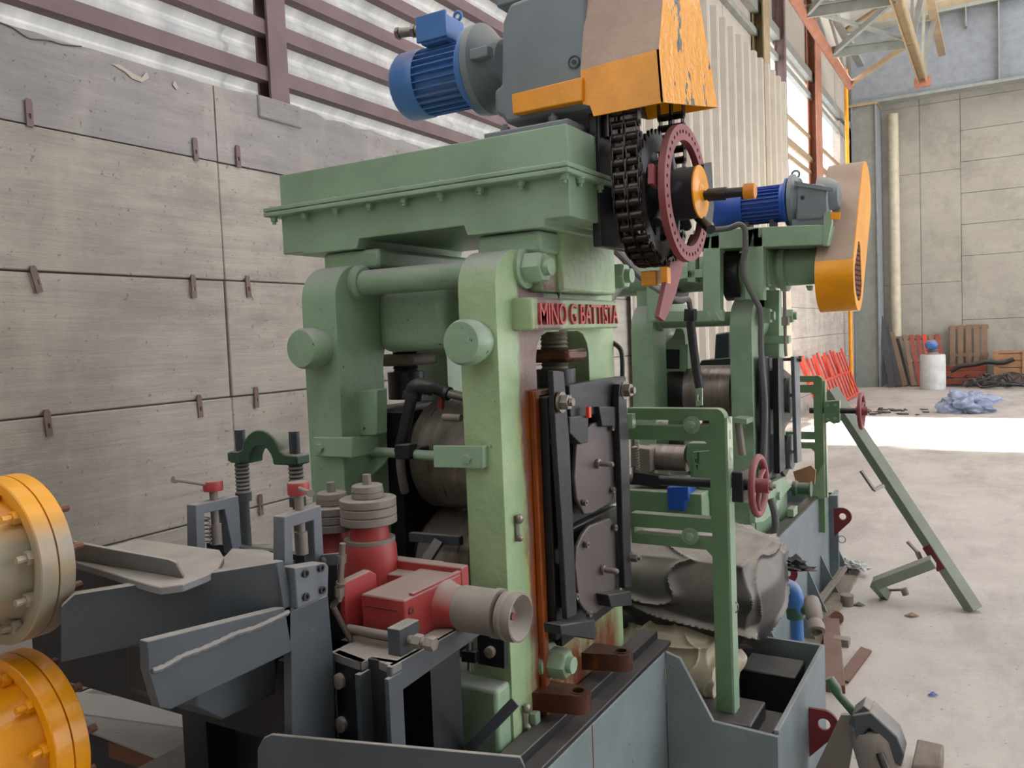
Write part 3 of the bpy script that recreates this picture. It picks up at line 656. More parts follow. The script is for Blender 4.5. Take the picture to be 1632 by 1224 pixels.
def motor(name, c, ax, r, L, label, mat='blue', capL=.05, nf=28, hood=True, group=None):
    """c: flange centre, ax: direction from the flange to the fan end"""
    a, u, w = frame(ax); c = V(c); t = thing(name, c-V((0, 0, r*1.3)), label, 'motor', group)
    put('end_flange', MB().lathe(c, a, [(r*1.28, 0), (r*1.28, .012), (r*1.05, .02), (r*1.02, .035)], 36), mat, t)
    put('body', MB().lathe(c, a, [(r*.84, .02), (r*.84, L-capL)], 32), mat, t)
    for k_ in range(nf):
        an = 2*math.pi*k_/nf; d = u*math.cos(an)+w*math.sin(an); e = a.cross(d)
        p = c+a*.03+d*r*.82
        put('fin', MB().prism([p-e*.0022, p+e*.0022, p+e*.0015+d*r*.18, p-e*.0015+d*r*.18], a*(L-capL-.03)), mat, t)
    put('fan_cowl', MB().lathe(c, a, [(r*1.0, L-capL-.012), (r*1.03, L-capL), (r*1.03, L-.015), (r*.93, L), (r*.6, L+.004), (0, L+.004)], 32), mat, t)
    return t, a, u, w, c
t, a, u, w, c = motor('electric_motor', (-1.30, 2.13, 2.43), MX, .098, .275, 'large blue finned electric motor on the lettered mill, left of the grey reducer', capL=.075)
put('terminal_box', B(-1.455, -1.36, 2.04, 2.14, 2.51, 2.585), 'blue', t, bevel=.008)
put('box_lid', B(-1.46, -1.355, 2.03, 2.042, 2.515, 2.59), 'blue', t, bevel=.003)
put('cable_gland', MB().cyl((-1.455, 2.06, 2.56), (-1.53, 2.05, 2.565), .014, 14).cyl((-1.48, 2.056, 2.562), (-1.49, 2.054, 2.563), .019, 6).lathe((-1.53, 2.05, 2.565), MX, [(.018, 0), (.018, .012), (.01, .016)], 6), 'steel', t)
put('lifting_eye', MB().torus((-1.37, 2.12, 2.6), YY, .012, .005, 16, 6), 'blue', t)
# chain guard over the upper sprocket
cgx = lambda px, py: P(px, py, 'y', 1.965)
cg = thing('chain_guard', (-.9, 2.1, 2.2), 'tall orange and tan sheet-metal chain guard above the chain, yellow side with peeling paint', 'guard')
A0, A1, A2, A3, A4, A5 = [cgx(*q) for q in ((925, 112), (929, 166), (940, 168), (946, 185), (1057, 163), (1050, 78))]
put('lower_front', MB().prism([A0, A1, A2, A3, A4, A5], (0, .006, 0)), 'yellow', cg)
T0 = P(938, -60, 'y', 2.03); T1 = P(1062, -70, 'y', 2.03)
put('upper_front', MB().prism([A0, A5, T1, T0], (.0, .006, 0.0)), 'tan', cg, label='dusty tan upper front')
xg = A4.x; r_ = [P(*q, 'x', xg) for q in ((1143, 171), (1112, -20))]
s0 = [A5, A4, r_[0], P(1102, -70, 'x', xg), T1]
put('side_plate', MB().prism(s0, (-.006, 0, 0)), 'yellow_peel', cg, label='yellow side plate with peeling paint')
dxl = V((A0.x-xg, 0, 0)); put('back_plate', MB().prism([r_[0], r_[0]+dxl, s0[3]+dxl, s0[3]], (0, .006, 0)), 'yellow', cg)
dI = V((.003, .008, 0)); put('inner_plate', MB().prism([A0+dI, A2+dI, r_[0]+dxl-V((0, .004, 0)), s0[3]+dxl-V((0, .004, 0)), T0+dI], (.006, 0, 0)), 'black', cg)
h0 = P(928, 125, 'y', 1.96)
hb = [P(*q, 'y', 1.955) for q in ((815, 150), (817, 182), (928, 160), (928, 122))]
put('mount_strap', MB().prism(hb, (0, .03, 0)), 'yellow', cg, bevel=.003)
# chain, sprocket, ring wheel
CX, CYc, CZ = -.812, 2.19, 2.012
RS = .168
sw = thing('chain_sprocket', (CX, CYc, CZ-.2), 'black toothed chain sprocket hanging behind the red drilled ring', 'sprocket')
mm = MB(); n_ = 38
for dx in (-.021, .021):
    pts = []
    for i in range(n_*2): a = math.pi*2*i/(n_*2); rr_ = RS-(.006 if i % 2 else -.012); pts.append((CX+dx-.004, CYc+rr_*math.cos(a), CZ+rr_*math.sin(a)))
    mm.prism(pts, (.008, 0, 0), [[(CX+dx-.004, CYc+.12*math.cos(2*math.pi*i/24), CZ+.12*math.sin(2*math.pi*i/24)) for i in range(24)]])
put('toothed_ring', mm, 'black', sw)
for i in range(5): a = 2*math.pi*i/5+.9; d = V((0, math.cos(a), math.sin(a))); put('spoke', MB().bar(V((CX, CYc, CZ))+d*.04, V((CX, CYc, CZ))+d*.135, .03, .028, (1, 0, 0)), 'blackrub', sw)
HX = -.68
put('hub', MB().cyl((CX-.04, CYc, CZ), (HX, CYc, CZ), .068, 32), 'black', sw)
put('hub_face', MB().lathe((HX, CYc, CZ), XX, [(.07, 0), (.07, .004), (.026, .0041), (.024, .0055), (.018, .004), (.008, .005), (0, .005)], 32), 'yellow', sw, label='yellow hub face')
put('shaft', MB().cyl((-.93, CYc, CZ), (CX, CYc, CZ), .03, 20), 'black', sw)
dc = thing('drive_chain', (CX, CYc, CZ-.22), 'oily double-strand roller chain looped under the sprocket from the guard', 'chain')
pth = []; pitch = .0318; RC = RS+.008
z = 2.24
while z > CZ: pth.append((CYc-RC, z, 0)); z -= pitch
a = math.pi-(z-CZ)/-RC*1.0 if False else math.pi
na = int(math.pi*RC/pitch)
for i in range(na+1): an = math.pi+math.pi*i/na; pth.append((CYc+RC*math.cos(an), CZ+RC*math.sin(an), 0))
z = CZ+pitch
while z < 2.3: pth.append((CYc+RC, z, 0)); z += pitch
rol = mesh_of(MB().cyl((-.041, 0, 0), (.041, 0, 0), .0055, 10).cyl((-.031, 0, 0), (-.005, 0, 0), .0105, 14).cyl((.005, 0, 0), (.031, 0, 0), .0105, 14), 'chain')
lk = MB()
for xx in (0,):
    pts = []
    for s_, c0 in ((1, pitch/2), (-1, -pitch/2)):
        for i in range(7): an = -math.pi/2+math.pi*i/6; pts.append((xx-.0013, s_*(.012*math.cos(an))+c0, s_*.012*math.sin(an)*1.0))
    lk.prism([(p[0], p[1], p[2]) for p in pts], (.0026, 0, 0))
lkm = mesh_of(lk, 'chain')
for i in range(len(pth)-1):
    y_, z_, _ = pth[i]; y2, z2, _ = pth[i+1]
    inst(rol, 'roller', dc, (CX, y_, z_)); an = math.atan2(z2-z_, y2-y_)
    for xx in ((-.037, -.001, .001, .037) if i % 2 else (-.033, -.004, .004, .033)): inst(lkm, 'link_plate', dc, (CX+xx, (y_+y2)/2, (z_+z2)/2), (an, 0, 0))
rg = thing('drilled_ring', (-.765, CYc, CZ-.21), 'dull red ring wheel with evenly drilled holes in front of the chain', 'wheel')
Ro, Ri, RX = .180, .139, -.712
def circ(r, n, x, c=(0, 0), ph=0): return [(x, c[0]+r*math.cos(2*math.pi*i/n+ph), c[1]+r*math.sin(2*math.pi*i/n+ph)) for i in range(n)]
holes = [circ(Ri, 48, RX, (CYc, CZ))]+[circ(0.0058, 6, RX, (CYc+.161*math.cos(2*math.pi*i/40), CZ+.161*math.sin(2*math.pi*i/40))) for i in range(40)]
put('ring', MB().prism(circ(Ro, 64, RX, (CYc, CZ)), (-.018, 0, 0), holes), 'redring', rg)
for i in range(2):
    a = math.radians(172+140*i); d = V((0, math.cos(a), math.sin(a))); put('lug', MB().bar(V((RX-.03, CYc, CZ))+d*.15, V((RX-.03, CYc, CZ))+d*.20, .05, .012, (1, 0, 0)), 'redring', rg)
put('stop_arm', MB().prism([P(*q, 'x', -.77) for q in ((1062, 418), (1085, 415), (1070, 470), (1058, 500), (1052, 512), (1043, 505))], (.012, 0, 0)), 'redring', rg, label='red hanging arm')
for i, an in enumerate((35, 100, 155, 215, 275, 330)):
    a = math.radians(an); d = V((0, math.cos(a), math.sin(a))); o_ = V((RX-.045, CYc, CZ)); put('spoke', MB().tube([o_+d*.05, o_+d*.1, o_+d*.145], [.02, .016, .013], 12), 'black', rg)
hd = thing('turning_handle', (-.6, CYc, CZ), 'black turning bar with orange end cap sticking out from the yellow hub', 'handle')
q0 = V((HX-.005, CYc+.03, CZ-.005)); q1 = P(1192, 305, 'y', CYc+.03); q2 = P(1204, 304, 'y', CYc+.03)
put('bar', MB().cyl(q0, q1, .013, 16).cyl(q0.lerp(q1, .15), q0.lerp(q1, .55), .017, 16), 'black', hd)
put('end_cap', MB().cyl(q0.lerp(q1, .92), q2, .021, 20), 'brass', hd, bevel=.003)
pA, pB = P(1112, 345, 'x', HX-.02), P(1133, 366, 'y', CYc-.02)
put('lever', MB().cyl(pA, pB, .013, 14), 'black', hd)
pl = [P(*q, 'x', -.70) for q in ((1122, 262), (1134, 258), (1138, 330), (1134, 368), (1118, 350))]
put('backing_plate', MB().prism(pl, (-.012, 0, 0)), 'black', hd)
single('stop_block', B(-.845, -.80, 2.17, 2.21, 1.775, 1.815), 'yellow', 'small orange stop block under the bottom of the chain, the left one', 'block', (-.83, 2.18, 1.77), bevel=.003)
single('stop_block', B(-.775, -.755, 2.13, 2.16, 1.775, 1.82), 'yellow', 'narrow orange stop block beside the red hanging arm', 'block', (-.765, 2.15, 1.77), bevel=.003)
# gap filler behind chain : dark support bracket of the shaft
put('shaft_bracket', B(-.93, -.905, 2.05, 2.35, 1.88, 2.3), 'black', sw, bevel=.004)
for i in range(4): put('bracket_fin', B(-.905, -.89, 2.08+.03*i, 2.09+.03*i, 2.17, 2.3), 'black', sw)
# ---------------------------------------------------------------- rolls and screws
def roll(name, z, oy, label, r=.165, rx=(-1.5, -1.235)):
    t = thing(name, (-1.38, 2.115+oy, z-r), label, 'roll', None); c = V((0, 2.115+oy, z))
    put('barrel', MB().lathe(c+V((rx[0], 0, 0)), XX, [(r-.006, 0), (r, .006), (r, rx[1]-rx[0]-.006), (r-.006, rx[1]-rx[0])], 64), 'roll', t)
    put('neck', MB().cyl(c+V((rx[0]-.12, 0, 0)), c+V((rx[0], 0, 0)), r*.8, 40), 'black', t); put('neck', MB().cyl(c+V((rx[1], 0, 0)), c+V((rx[1]+.085, 0, 0)), r*.62, 40), 'black', t)
    return t
roll('upper_roll', 1.302, 0, 'upper worn steel work roll visible between the green posts of the near mill')
roll('lower_roll', .965, 0, 'lower steel work roll in shadow behind the red roller unit')
def screw(x, oy, label, mt='black'):
    t = thing('pressure_screw', (x, 2.115+oy, 1.46), label, 'screw'); c = (x, 2.115+oy, 0)
    put('spindle', MB().lathe((x, 2.115+oy, 1.47), ZZ, [(.042, 0)]+[(.036+(.004 if i % 2 else 0), .02+.006*i) for i in range(30)]+[(.036, .21)], 20), mt, t)
    put('collar', MB().box(x-.075, x+.075, 2.05+oy, 2.18+oy, 1.575, 1.612), 'dusty' if mt == 'black' else 'oilrust', t, bevel=.012)
    put('cap', MB().cyl((x, 2.115+oy, 1.47), (x, 2.115+oy, 1.555), .058, 24), 'black', t)
put('shadow_sheet', B(-1.50, -1.2, 2.42, 2.44, .56, 1.42), 'black', m1)  # black sheet standing in for the shadow behind the rolls
put('inner_chock', B(-1.70, -1.59, 1.953, 2.277, .80, 1.45), 'black', m1); put('inner_chock_face', B(-1.585, -1.53, 1.96, 2.27, .82, 1.44), 'black', m1)
screw(-1.62, 0, 'dark pressure screw with steel collar seen through the left post window of the near mill')
screw(-1.09, 0, 'pressure screw with rusty red collar under the red lettering', 'steel')
# ---------------------------------------------------------------- chock assembly on the right face
ck = thing('bearing_chock', (-1.03, 2.13, .8), 'black oily bearing chock assembly filling the window below the red letters', 'chock')
put('upper_block', B(-1.15, -1.058, 1.953, 2.277, 1.12, 1.505), 'black', ck, bevel=.006); put('upper_flange', B(-1.058, -1.035, 1.99, 2.40, 1.12, 1.505), 'black', ck, bevel=.004)
put('lower_block', B(-1.15, -1.058, 1.953, 2.277, .803, 1.11), 'black', ck, bevel=.006); put('lower_flange', B(-1.058, -1.035, 1.99, 2.40, .80, 1.11), 'black', ck, bevel=.004)
put('top_bridge', B(-1.035, -1.0, 2.02, 2.42, 1.42, 1.515), 'black', ck, bevel=.004)
put('near_rail', B(-1.05, -1.02, 1.93, 1.985, .84, 1.49), 'black', ck, bevel=.004)
put('rail_rib', B(-1.02, -1.005, 1.955, 1.975, 1.08, 1.36), 'black', ck, bevel=.003)
put('rail_rib', B(-1.02, -1.005, 1.955, 1.975, .92, 1.04), 'black', ck, bevel=.003)
def keep(pts, x, th, nm, mt='black', **k_): return put(nm, MB().prism([P(*q, 'x', x) for q in pts], (th, 0, 0)), mt, ck, bevel=.003, **k_)
keep(((881, 590), (899, 592), (908, 700), (920, 980), (904, 988), (895, 830), (886, 700)), -.985, -.016, 'keeper_bar')
keep(((988, 612), (997, 612), (1003, 700), (1007, 935), (996, 938), (990, 760), (986, 640)), -.975, -.02, 'keeper_bar')
up_pts = ((920, 700), (945, 675), (965, 668), (978, 675), (985, 690), (986, 770), (975, 800), (945, 818), (932, 820), (920, 795), (916, 760))
keep(up_pts, -1.0, -.012, 'cover_plate', 'plate', label='upper brown-grey cover plate')
lo_pts = ((930, 850), (940, 838), (972, 826), (983, 840), (986, 900), (984, 930), (972, 960), (950, 978), (936, 978), (924, 960), (917, 900), (920, 872))
keep(lo_pts, -1.0, -.012, 'cover_plate', 'plate', label='lower brown-grey cover plate')
keep(((908, 665), (932, 662), (938, 664), (938, 705), (926, 708), (918, 700), (908, 690)), -.985, -.03, 'clamp_block')
keep(((955, 648), (1000, 648), (1000, 680), (960, 680)), -.985, -.03, 'clamp_block')
keep(((893, 996), (948, 988), (951, 1008), (948, 1020), (895, 1012)), -.97, -.05, 'lower_bracket')
keep(((970, 948), (1006, 942), (1008, 965), (975, 968)), -.96, -.06, 'lower_bracket')
put('red_tag', B(-.985, -.975, 2.085, 2.10, 1.42, 1.45), 'redbright', ck, label='red painted tag')
for (px, py) in ((952, 739), (960, 908)): 
    p = P(px, py, 'x', -.998); put('stud', MB().lathe(p-V((0, 0, 0)), XX, [(.014, 0), (.014, .008), (.008, .009), (.008, .045), (.005, .05)], 12), 'steel', ck)
for (px, py) in ((972, 682), (974, 781), (929, 801), (977, 841), (932, 868), (936, 978), (915, 950)):
    p = P(px, py, 'x', -.998); put('cap_screw', MB().ring(p, XX, .009, .0045, .012, 16).lathe(p, XX, [(.009, 0), (.009, .006)], 16), 'steel', ck)
for (px, py) in ((893, 641), (993, 622), (1003, 888)):
    p = P(px, py, 'x', -.98); put('bolt', MB().bolt(p, XX, .019 if py < 700 else .012, .028), 'steel', ck)
# threaded studs behind the top bolts
put('spacer_stud', MB().cyl(P(880, 640, 'x', -1.03), P(893, 641, 'x', -.98), .012, 10), 'black', ck)
# bottom hooks
def hook(y_, z_, L, label):
    t = thing('hook_lug', (XR, y_, z_-.03), label, 'lug', None)
    x1 = XR+L; m = MB(); pts = [(XR, y_-.06, z_-.028), (x1, y_-.032, z_-.028)]
    for i in range(9): a = -math.pi/2+math.pi*i/8; pts.append((x1+.034*math.cos(a), y_+.034*math.sin(a), z_-.028))
    pts += [(x1, y_+.034, z_-.028), (XR, y_+.03, z_-.028)]
    m.prism(pts, (0, 0, .05), [[(x1+.016*math.cos(2*math.pi*i/16), y_+.016*math.sin(2*math.pi*i/16), z_-.028) for i in range(16)]])
    put('arm', m, 'oilrust', t, bevel=.004); put('hole_rim', MB().ring((x1, y_, z_+.02), ZZ, .022, .0165, .004, 20), 'oilrust', t)
hook(1.915, .70, .105, 'near oily black hook lug with a round eye at the foot of the post')
hook(2.215, .70, .10, 'far oily rust-streaked hook lug with round eye, beyond the near one')
# ---------------------------------------------------------------- spray pipe and roll bits between the posts
cp = thing('coolant_pipe', (-1.4, 1.85, 1.3), 'dark threaded coolant pipe with elbow in front of the upper roll', 'pipe')
pp = lambda px, py, y_: P(px, py, 'y', y_)
put('riser', MB().cyl(pp(637, 720, 1.86), pp(657, 628, 1.86), .017, 16), 'black', cp)
el = smooth([pp(657, 632, 1.86), pp(660, 620, 1.86), pp(668, 615, 1.862), pp(680, 617, 1.87), pp(690, 619, 1.88)], 5)
put('elbow', MB().tube(el, .022, 16), 'black', cp); put('elbow_rim', MB().cyl(pp(656, 636, 1.86), pp(658, 626, 1.86), .027, 18), 'black', cp)
put('branch', MB().cyl(pp(682, 617, 1.87), pp(712, 626, 1.9), .015, 14).cyl(pp(708, 625, 1.9), pp(716, 628, 1.9), .02, 12), 'black', cp)
put('valve', MB().cyl(pp(714, 627, 1.9), pp(740, 633, 1.92), .013, 12), 'steel', cp)
put('tee_stub', MB().cyl(pp(704, 630, 1.9), pp(702, 652, 1.9), .010, 12), 'redlug', cp)
put('clamp_block', MB().prism([pp(a_, b_, 1.83) for a_, b_ in ((628, 709), (652, 708), (652, 733), (628, 732))], (0, .04, 0)), 'black', cp, bevel=.004)
put('nozzle_block', MB().prism([pp(a_, b_, 1.86) for a_, b_ in ((652, 713), (668, 713), (668, 732), (652, 732))], (0, .05, 0)), 'black', cp, bevel=.004)
put('drop_pipe', MB().tube(smooth([pp(638, 732, 1.86), pp(640, 755, 1.87), pp(645, 783, 1.9)], 5), .013, 12), 'dusty', cp)
ar = thing('cross_rod', (-1.4, 1.86, 1.3), 'green cross rod held by two flat brackets between the posts', 'rod')
put('rod', MB().cyl(pp(590, 719, 1.86), pp(700, 727, 1.86), .014, 16), 'green', ar)
put('left_bracket', MB().prism([pp(a_, b_, 1.73) for a_, b_ in ((498, 697), (560, 697), (561, 730), (501, 727))], (0, .012, 0)), 'green2', ar, bevel=.003)
l0 = [pp(560, 697, 1.73), pp(561, 730, 1.73)]; l1 = [pp(598, 695, 1.86), pp(597, 722, 1.86)]
put('bracket_wing', MB().prism([l0[0], l0[1], l1[1], l1[0]], (.004, .012, 0)), 'green2', ar, bevel=.002)
put('right_bracket', MB().prism([pp(a_, b_, 1.73) for a_, b_ in ((690, 710), (766, 711), (766, 747), (691, 745))], (0, .008, 0)), 'green2', ar, bevel=.002)
put('bracket_return', MB().prism([pp(a_, b_, 1.73) for a_, b_ in ((766, 711), (769, 713), (769, 746), (766, 747))], (0, .05, 0)), 'green2', ar)
for px, py in ((511, 714), (744, 731)): put('bolt', MB().hexn(pp(px, py, 1.73), -YY, .013, .01), 'green2', ar)
wp = thing('wiper_plate', (-1.58, 1.9, 1.3), 'green vertical guard plate with peg beside the left post window', 'plate')
put('plate', MB().prism([pp(a_, b_, 1.83) for a_, b_ in ((561, 624), (600, 620), (600, 694), (562, 697))], (0, .05, 0)), 'green', wp, bevel=.005)
put('peg', MB().cyl(pp(534, 661, 1.80), pp(561, 662, 1.80), .010, 12), 'green', wp)
put('lever', MB().prism([pp(a_, b_, 1.86) for a_, b_ in ((555, 775), (567, 782), (612, 740), (620, 725), (600, 724))], (0, .008, 0)), 'green', wp, bevel=.002)
put('pin', MB().cyl(pp(568, 777, 1.85), pp(568, 777, 1.87), .005, 8), 'steel', wp)
put('spring_rod', MB().cyl(pp(707, 665, 1.84), pp(735, 666, 1.84), .010, 12), 'dusty', wp)
# scraper below the upper roll
sc = thing('roll_scraper', (-1.35, 1.8, .95), 'dark cross-shaped scraper bar in front of the lower roll', 'scraper')
put('blade', MB().bar(pp(655, 855, 1.92), pp(735, 862, 1.92), .02, .025), 'dark', sc); put('stem', MB().bar(pp(700, 862, 1.9), pp(672, 905, 1.85), .03, .012, (0, -1, .3)), 'dark', sc)
# ================================================================ BASES
def gusset(x0, y_, z0, w, h, th=.012): return MB().prism([(x0, y_, z0), (x0+w, y_, z0), (x0, y_, z0+h)], (0, th, 0))
b1 = thing('mill_bed', (-1.4, 1.8, 0), 'blue-grey welded plate base under the lettered mill with black top rails', 'base')
put('side_plate', B(-.974, -.954, .75, 2.56, 0, .60), 'bgrey', b1, bevel=.003)
put('side_plate', B(-1.87, -1.85, .75, 3.42, 0, .60), 'bgrey', b1, bevel=.003)
put('end_plate', B(-1.85, -.974, 2.54, 2.56, 0, .50), 'bgrey', b1)
put('floor_plate', B(-1.85, -.974, 1.0, 2.54, .42, .44), 'black', b1)
put('top_rail', B(-1.045, -.954, .75, 2.62, .601, .617), 'black', b1, bevel=.003)
put('top_rail', B(-1.055, -1.0, .75, 2.62, .617, .645), 'black', b1, bevel=.003)
put('top_rail', B(-1.86, -1.70, .75, 2.62, .601, .62), 'black', b1, bevel=.003)
put('seat_beam', B(-1.80, -1.5, 1.7, 2.54, .44, .56), 'black', b1); put('seat_beam', B(-1.3, -1.0, 1.7, 2.54, .44, .56), 'black', b1)
p = P(945, 1190, 'x', -.9535)
put('rust_run', MB().prism([(-.9535, p.y-.003, .6), (-.9535, p.y+.003, .6), (-.9535, p.y+.002, .25), (-.9535, p.y-.002, .25)], (.0005, 0, 0)), 'rust', b1)
tx = thing('side_tray', (-.78, 3.0, 0), 'blue-grey open steel tray welded beside the base, with dark packing blocks inside', 'tray')
fy = 2.56; xe = -.597; zt_ = .40
put('front_plate', MB().prism([(-.954, fy, 0), (xe, fy, 0), (xe, fy, .387), (-.80, fy, .395), (-.905, fy, .585), (-.954, fy, .598)], (0, .016, 0)), 'bgrey', tx, bevel=.002)
put('side_plate', B(xe-.016, xe, fy+.016, 3.37, 0, .40), 'bgrey', tx, bevel=.002)
put('back_plate', B(-.954, xe-.016, 3.354, 3.37, 0, .40), 'bgrey', tx, bevel=.002)
put('tray_floor', B(-.954, xe-.016, fy+.016, 3.354, .20, .215), 'black', tx)
put('inner_plate', B(-.974, -.954, fy+.016, 3.37, 0, .40), 'black', tx)
put('packing_block', B(-.93, -.69, 2.60, 2.80, .215, .385), 'black', tx, bevel=.006)
put('packing_block', B(-.745, -.645, 2.66, 2.86, .215, .33), 'black', tx, bevel=.006)
put('packing_block', B(-.86, -.655, 3.10, 3.28, .215, .36), 'black', tx, bevel=.006)
b2 = thing('mill_bed', (-1.4, 4.6, 0), 'pale blue-grey gusseted plate base under the second mill further back', 'base')
put('side_plate', B(-.974, -.954, 3.37, 5.62, 0, .60), 'bgrey', b2, bevel=.003)
put('side_plate', B(-.955, -.90, 5.62, 5.64, 0, .55), 'bgrey', b2); put('side_plate', B(-.974, -.954, 5.62, 6.0, 0, .52), 'bgrey', b2)
put('side_plate', B(-1.87, -1.85, 3.42, 6.0, 0, .60), 'bgrey', b2)
put('end_plate', B(-1.85, -.974, 3.40, 3.42, 0, .5), 'bgrey', b2); put('end_plate', B(-1.85, -.974, 5.98, 6.0, 0, .5), 'bgrey', b2)
put('floor_plate', B(-1.85, -.974, 3.42, 5.98, .40, .42), 'black', b2)
put('top_flange', B(-1.01, -.954, 3.42, 5.62, .601, .612), 'black', b2)
put('seat_beam', B(-1.80, -1.5, 4.1, 5.2, .42, .56), 'black', b2); put('seat_beam', B(-1.3, -1.02, 4.1, 5.2, .42, .56), 'black', b2)
put('foot_flange', B(-.954, -.80, 3.40, 6.0, 0.0, .02), 'dirt', b2)
for y_, w, h in ((3.95, .1, .22), (4.45, .12, .26), (4.9, .1, .24), (5.30, .1, .22), (5.75, .1, .22)): put('gusset', gusset(-.953, y_, .02, w, h), 'girder' if False else 'bgrey', b2)
def lug(x, y_, z_, r, par, flip=1, s=1):
    m = MB(); pts = [(x, y_, z_-.13*s), (x, y_, z_+.05*s)]
    for i in range(11): a = math.pi*.55-math.pi*.75*i/10; pts.append((x+.05*s+r*math.cos(a), y_, z_+r*math.sin(a)))
    m.prism(pts, (0, .014, 0), [[(x+.052*s+.021*s*math.cos(2*math.pi*i/20), y_, z_+.021*s*math.sin(2*math.pi*i/20)) for i in range(20)]])
    put('lifting_lug', m, 'redlug', par, bevel=.002)
lug(xe, 3.03, .235, .052, tx, s=1.0)
lug(-.905, 5.50, .445, .055, b2, s=1.0); lug(-.954, 4.12, .45, .055, b2)
put('split_ring', MB().torus((-.86, 5.5, .30), YY, .022, .003, 20, 6), 'steel', b2)
# ================================================================ SUPPORT FRAME 1
def support(name, oy, label, hw, short=False):
    t = thing(name, (-.79, 2.68+oy, .40), label, 'frame'); y0, y1 = 2.66+oy, 2.70+oy
    pf = lambda px, py: P(px, py, 'y', 2.66)
    x0 = -1.10 if not short else -1.03; xi, xo = (-.818, -.765)
    zt1, zb_ = 1.392, .386
    off = 0
    def bx_(a, b, c, d): return [(a, y0, c), (b, y0, c), (b, y0, d), (a, y0, d)]
    r = .03
    out = [(x0, y0, zt1), (xo-r, y0, zt1)]+[(xo-r+r*math.sin(a), y0, zt1-r+r*math.cos(a)) for a in (.3, .6, .9, 1.2, 1.57)]+[(xo, y0, zb_), (xi, y0, zb_), (xi, y0, .905), (xi-.02, y0, .925), (x0, y0, .925), (x0, y0, 1.03), (xi, y0, 1.03), (xi, y0, 1.27), (xi-.015, y0, 1.285), (x0, y0, 1.285)]
    put('frame_plate', MB().prism(out, (0, .045, 0), [bx_(x0+.012, xi+.002, 1.333, 1.353), bx_(x0+.012, xi+.002, .962, .983)]), 'frame_green' if not short else 'frame_green', t, bevel=.002)
    return t
s1 = support('support_frame', 0, 'green slotted support frame with chalk letters beside the near mill, standing in the tray', True)
put('flange_strip', B(-.765, -.757, 2.66, 2.72, .386, 1.362), 'green2', s1, label='light green edge strip')
for px, py in ((1103, 677), (1100, 854)):
    p = P(px, py, 'y', 2.655); put('slot_bolt', MB().lathe(p, -YY, [(.029, 0), (.029, .005)], 24).hexn(p-YY*.005, -YY, .014, .012).cyl(p-YY*.017, p-YY*.024, .008, 12), 'green', s1)
put('eye_tab', MB().prism([P(*q, 'y', 2.68) for q in ((1109, 648), (1119, 646), (1119, 619), (1109, 620))], (0, .008, 0), [[P(1114+2.3*math.cos(a), 634+6*math.sin(a), 'y', 2.68) for a in (0, 1.05, 2.1, 3.14, 4.2, 5.2)]]), 'green2', s1)
put('pad_block', B(-1.10, -1.07, 2.63, 2.66, 1.325, 1.375), 'green2', s1)
put('chalk_marks', (lambda m: [m.tube([V((-.7565, 2.69+a_*.012, z_)) for a_, z_ in st], .0016, 4) for st in (
    ((-1, 1.345), (-1, 1.365), (1, 1.34), (1, 1.36)), ((0, 1.29), (0, 1.32)), ((1, 1.255), (-.3, 1.265), (-1, 1.24), (0, 1.22), (1, 1.225)),
    ((-1, 1.195), (0, 1.165), (1, 1.19)), ((-1, 1.09), (0, 1.13), (1, 1.085)), ((-.6, 1.102), (.6, 1.10)))] and m)(MB()), 'chalk', s1)
put('wire_loop', MB().tube(smooth([P(*q, 'y', 2.70) for q in ((1166, 957), (1175, 962), (1176, 972), (1168, 980), (1164, 975))], 4), .002, 5), 'steel', s1)
hwj = []
def handwheel(name, c, R_, label, x_in):
    t = thing(name, V(c)-V((0, 0, R_)), label, 'handwheel', None); c = V(c)
    put('rim', MB().torus(c, XX, R_, R_*.12, 40, 10), 'redring', t)
    for i in range(3):
        a = 2*math.pi*i/3+.5; d = V((0, math.cos(a), math.sin(a))); put('spoke', MB().tube([c+d*R_*.2, c+d*R_*.6+V((-.004, 0, 0)), c+d*R_*.97], R_*.09, 8), 'redring', t)
    put('hub', MB().cyl(c-XX*.03, c+XX*.035, R_*.26, 20), 'redring', t); put('nut', MB().hexn(c+XX*.035, XX, R_*.16, .012).cyl(c+XX*.047, c+XX*.056, R_*.08, 10), 'steel', t)
    put('screw_shaft', MB().cyl((x_in, c.y, c.z), c-XX*.02, .017, 16), 'black', t)
    return t
hc = P(1209, 774, 'y', 2.74); handwheel('handwheel', hc, .093, 'red three-spoke handwheel beside the chalked green frame post', -1.02)
put('screw_housing', B(-.757, -.72, 2.69, 2.79, hc.z-.05, hc.z+.05), 'black', s1, bevel=.004)
s2 = support('support_frame', 2.62, 'green slotted support frame standing on the far base behind the second chock', True, True)
for o_ in list(s2.children): o_.location.x -= .155; o_.location.z -= .0
for ch in s2.children: ch.scale = (1, 1, .95)
put('edge_strip', B(-.915, -.905, 5.29, 5.33, .6, 1.31), 'green2', s2)
put('guide_block', MB().prism([P(*q, 'y', 5.27) for q in ((1313, 640), (1338, 638), (1338, 674), (1328, 676), (1322, 672), (1313, 676))], (0, .05, 0)), 'frame_green', s2, bevel=.003)
put('gusset', gusset(-.915, 5.26, .6, -.12, .22), 'green2', s2)
for px, py in ((1319, 646), (1331, 645), (1319, 668), (1331, 667)):
    p = P(px, py, 'y', 5.268); put('cap_screw', MB().lathe(p, -YY, [(.009, 0), (.009, .006)], 12), 'green', s2)
hc2 = P(1373, 655, 'y', 5.3); handwheel('handwheel', hc2, .1, 'dull red handwheel on the far green frame above the leaning tube', -1.0)
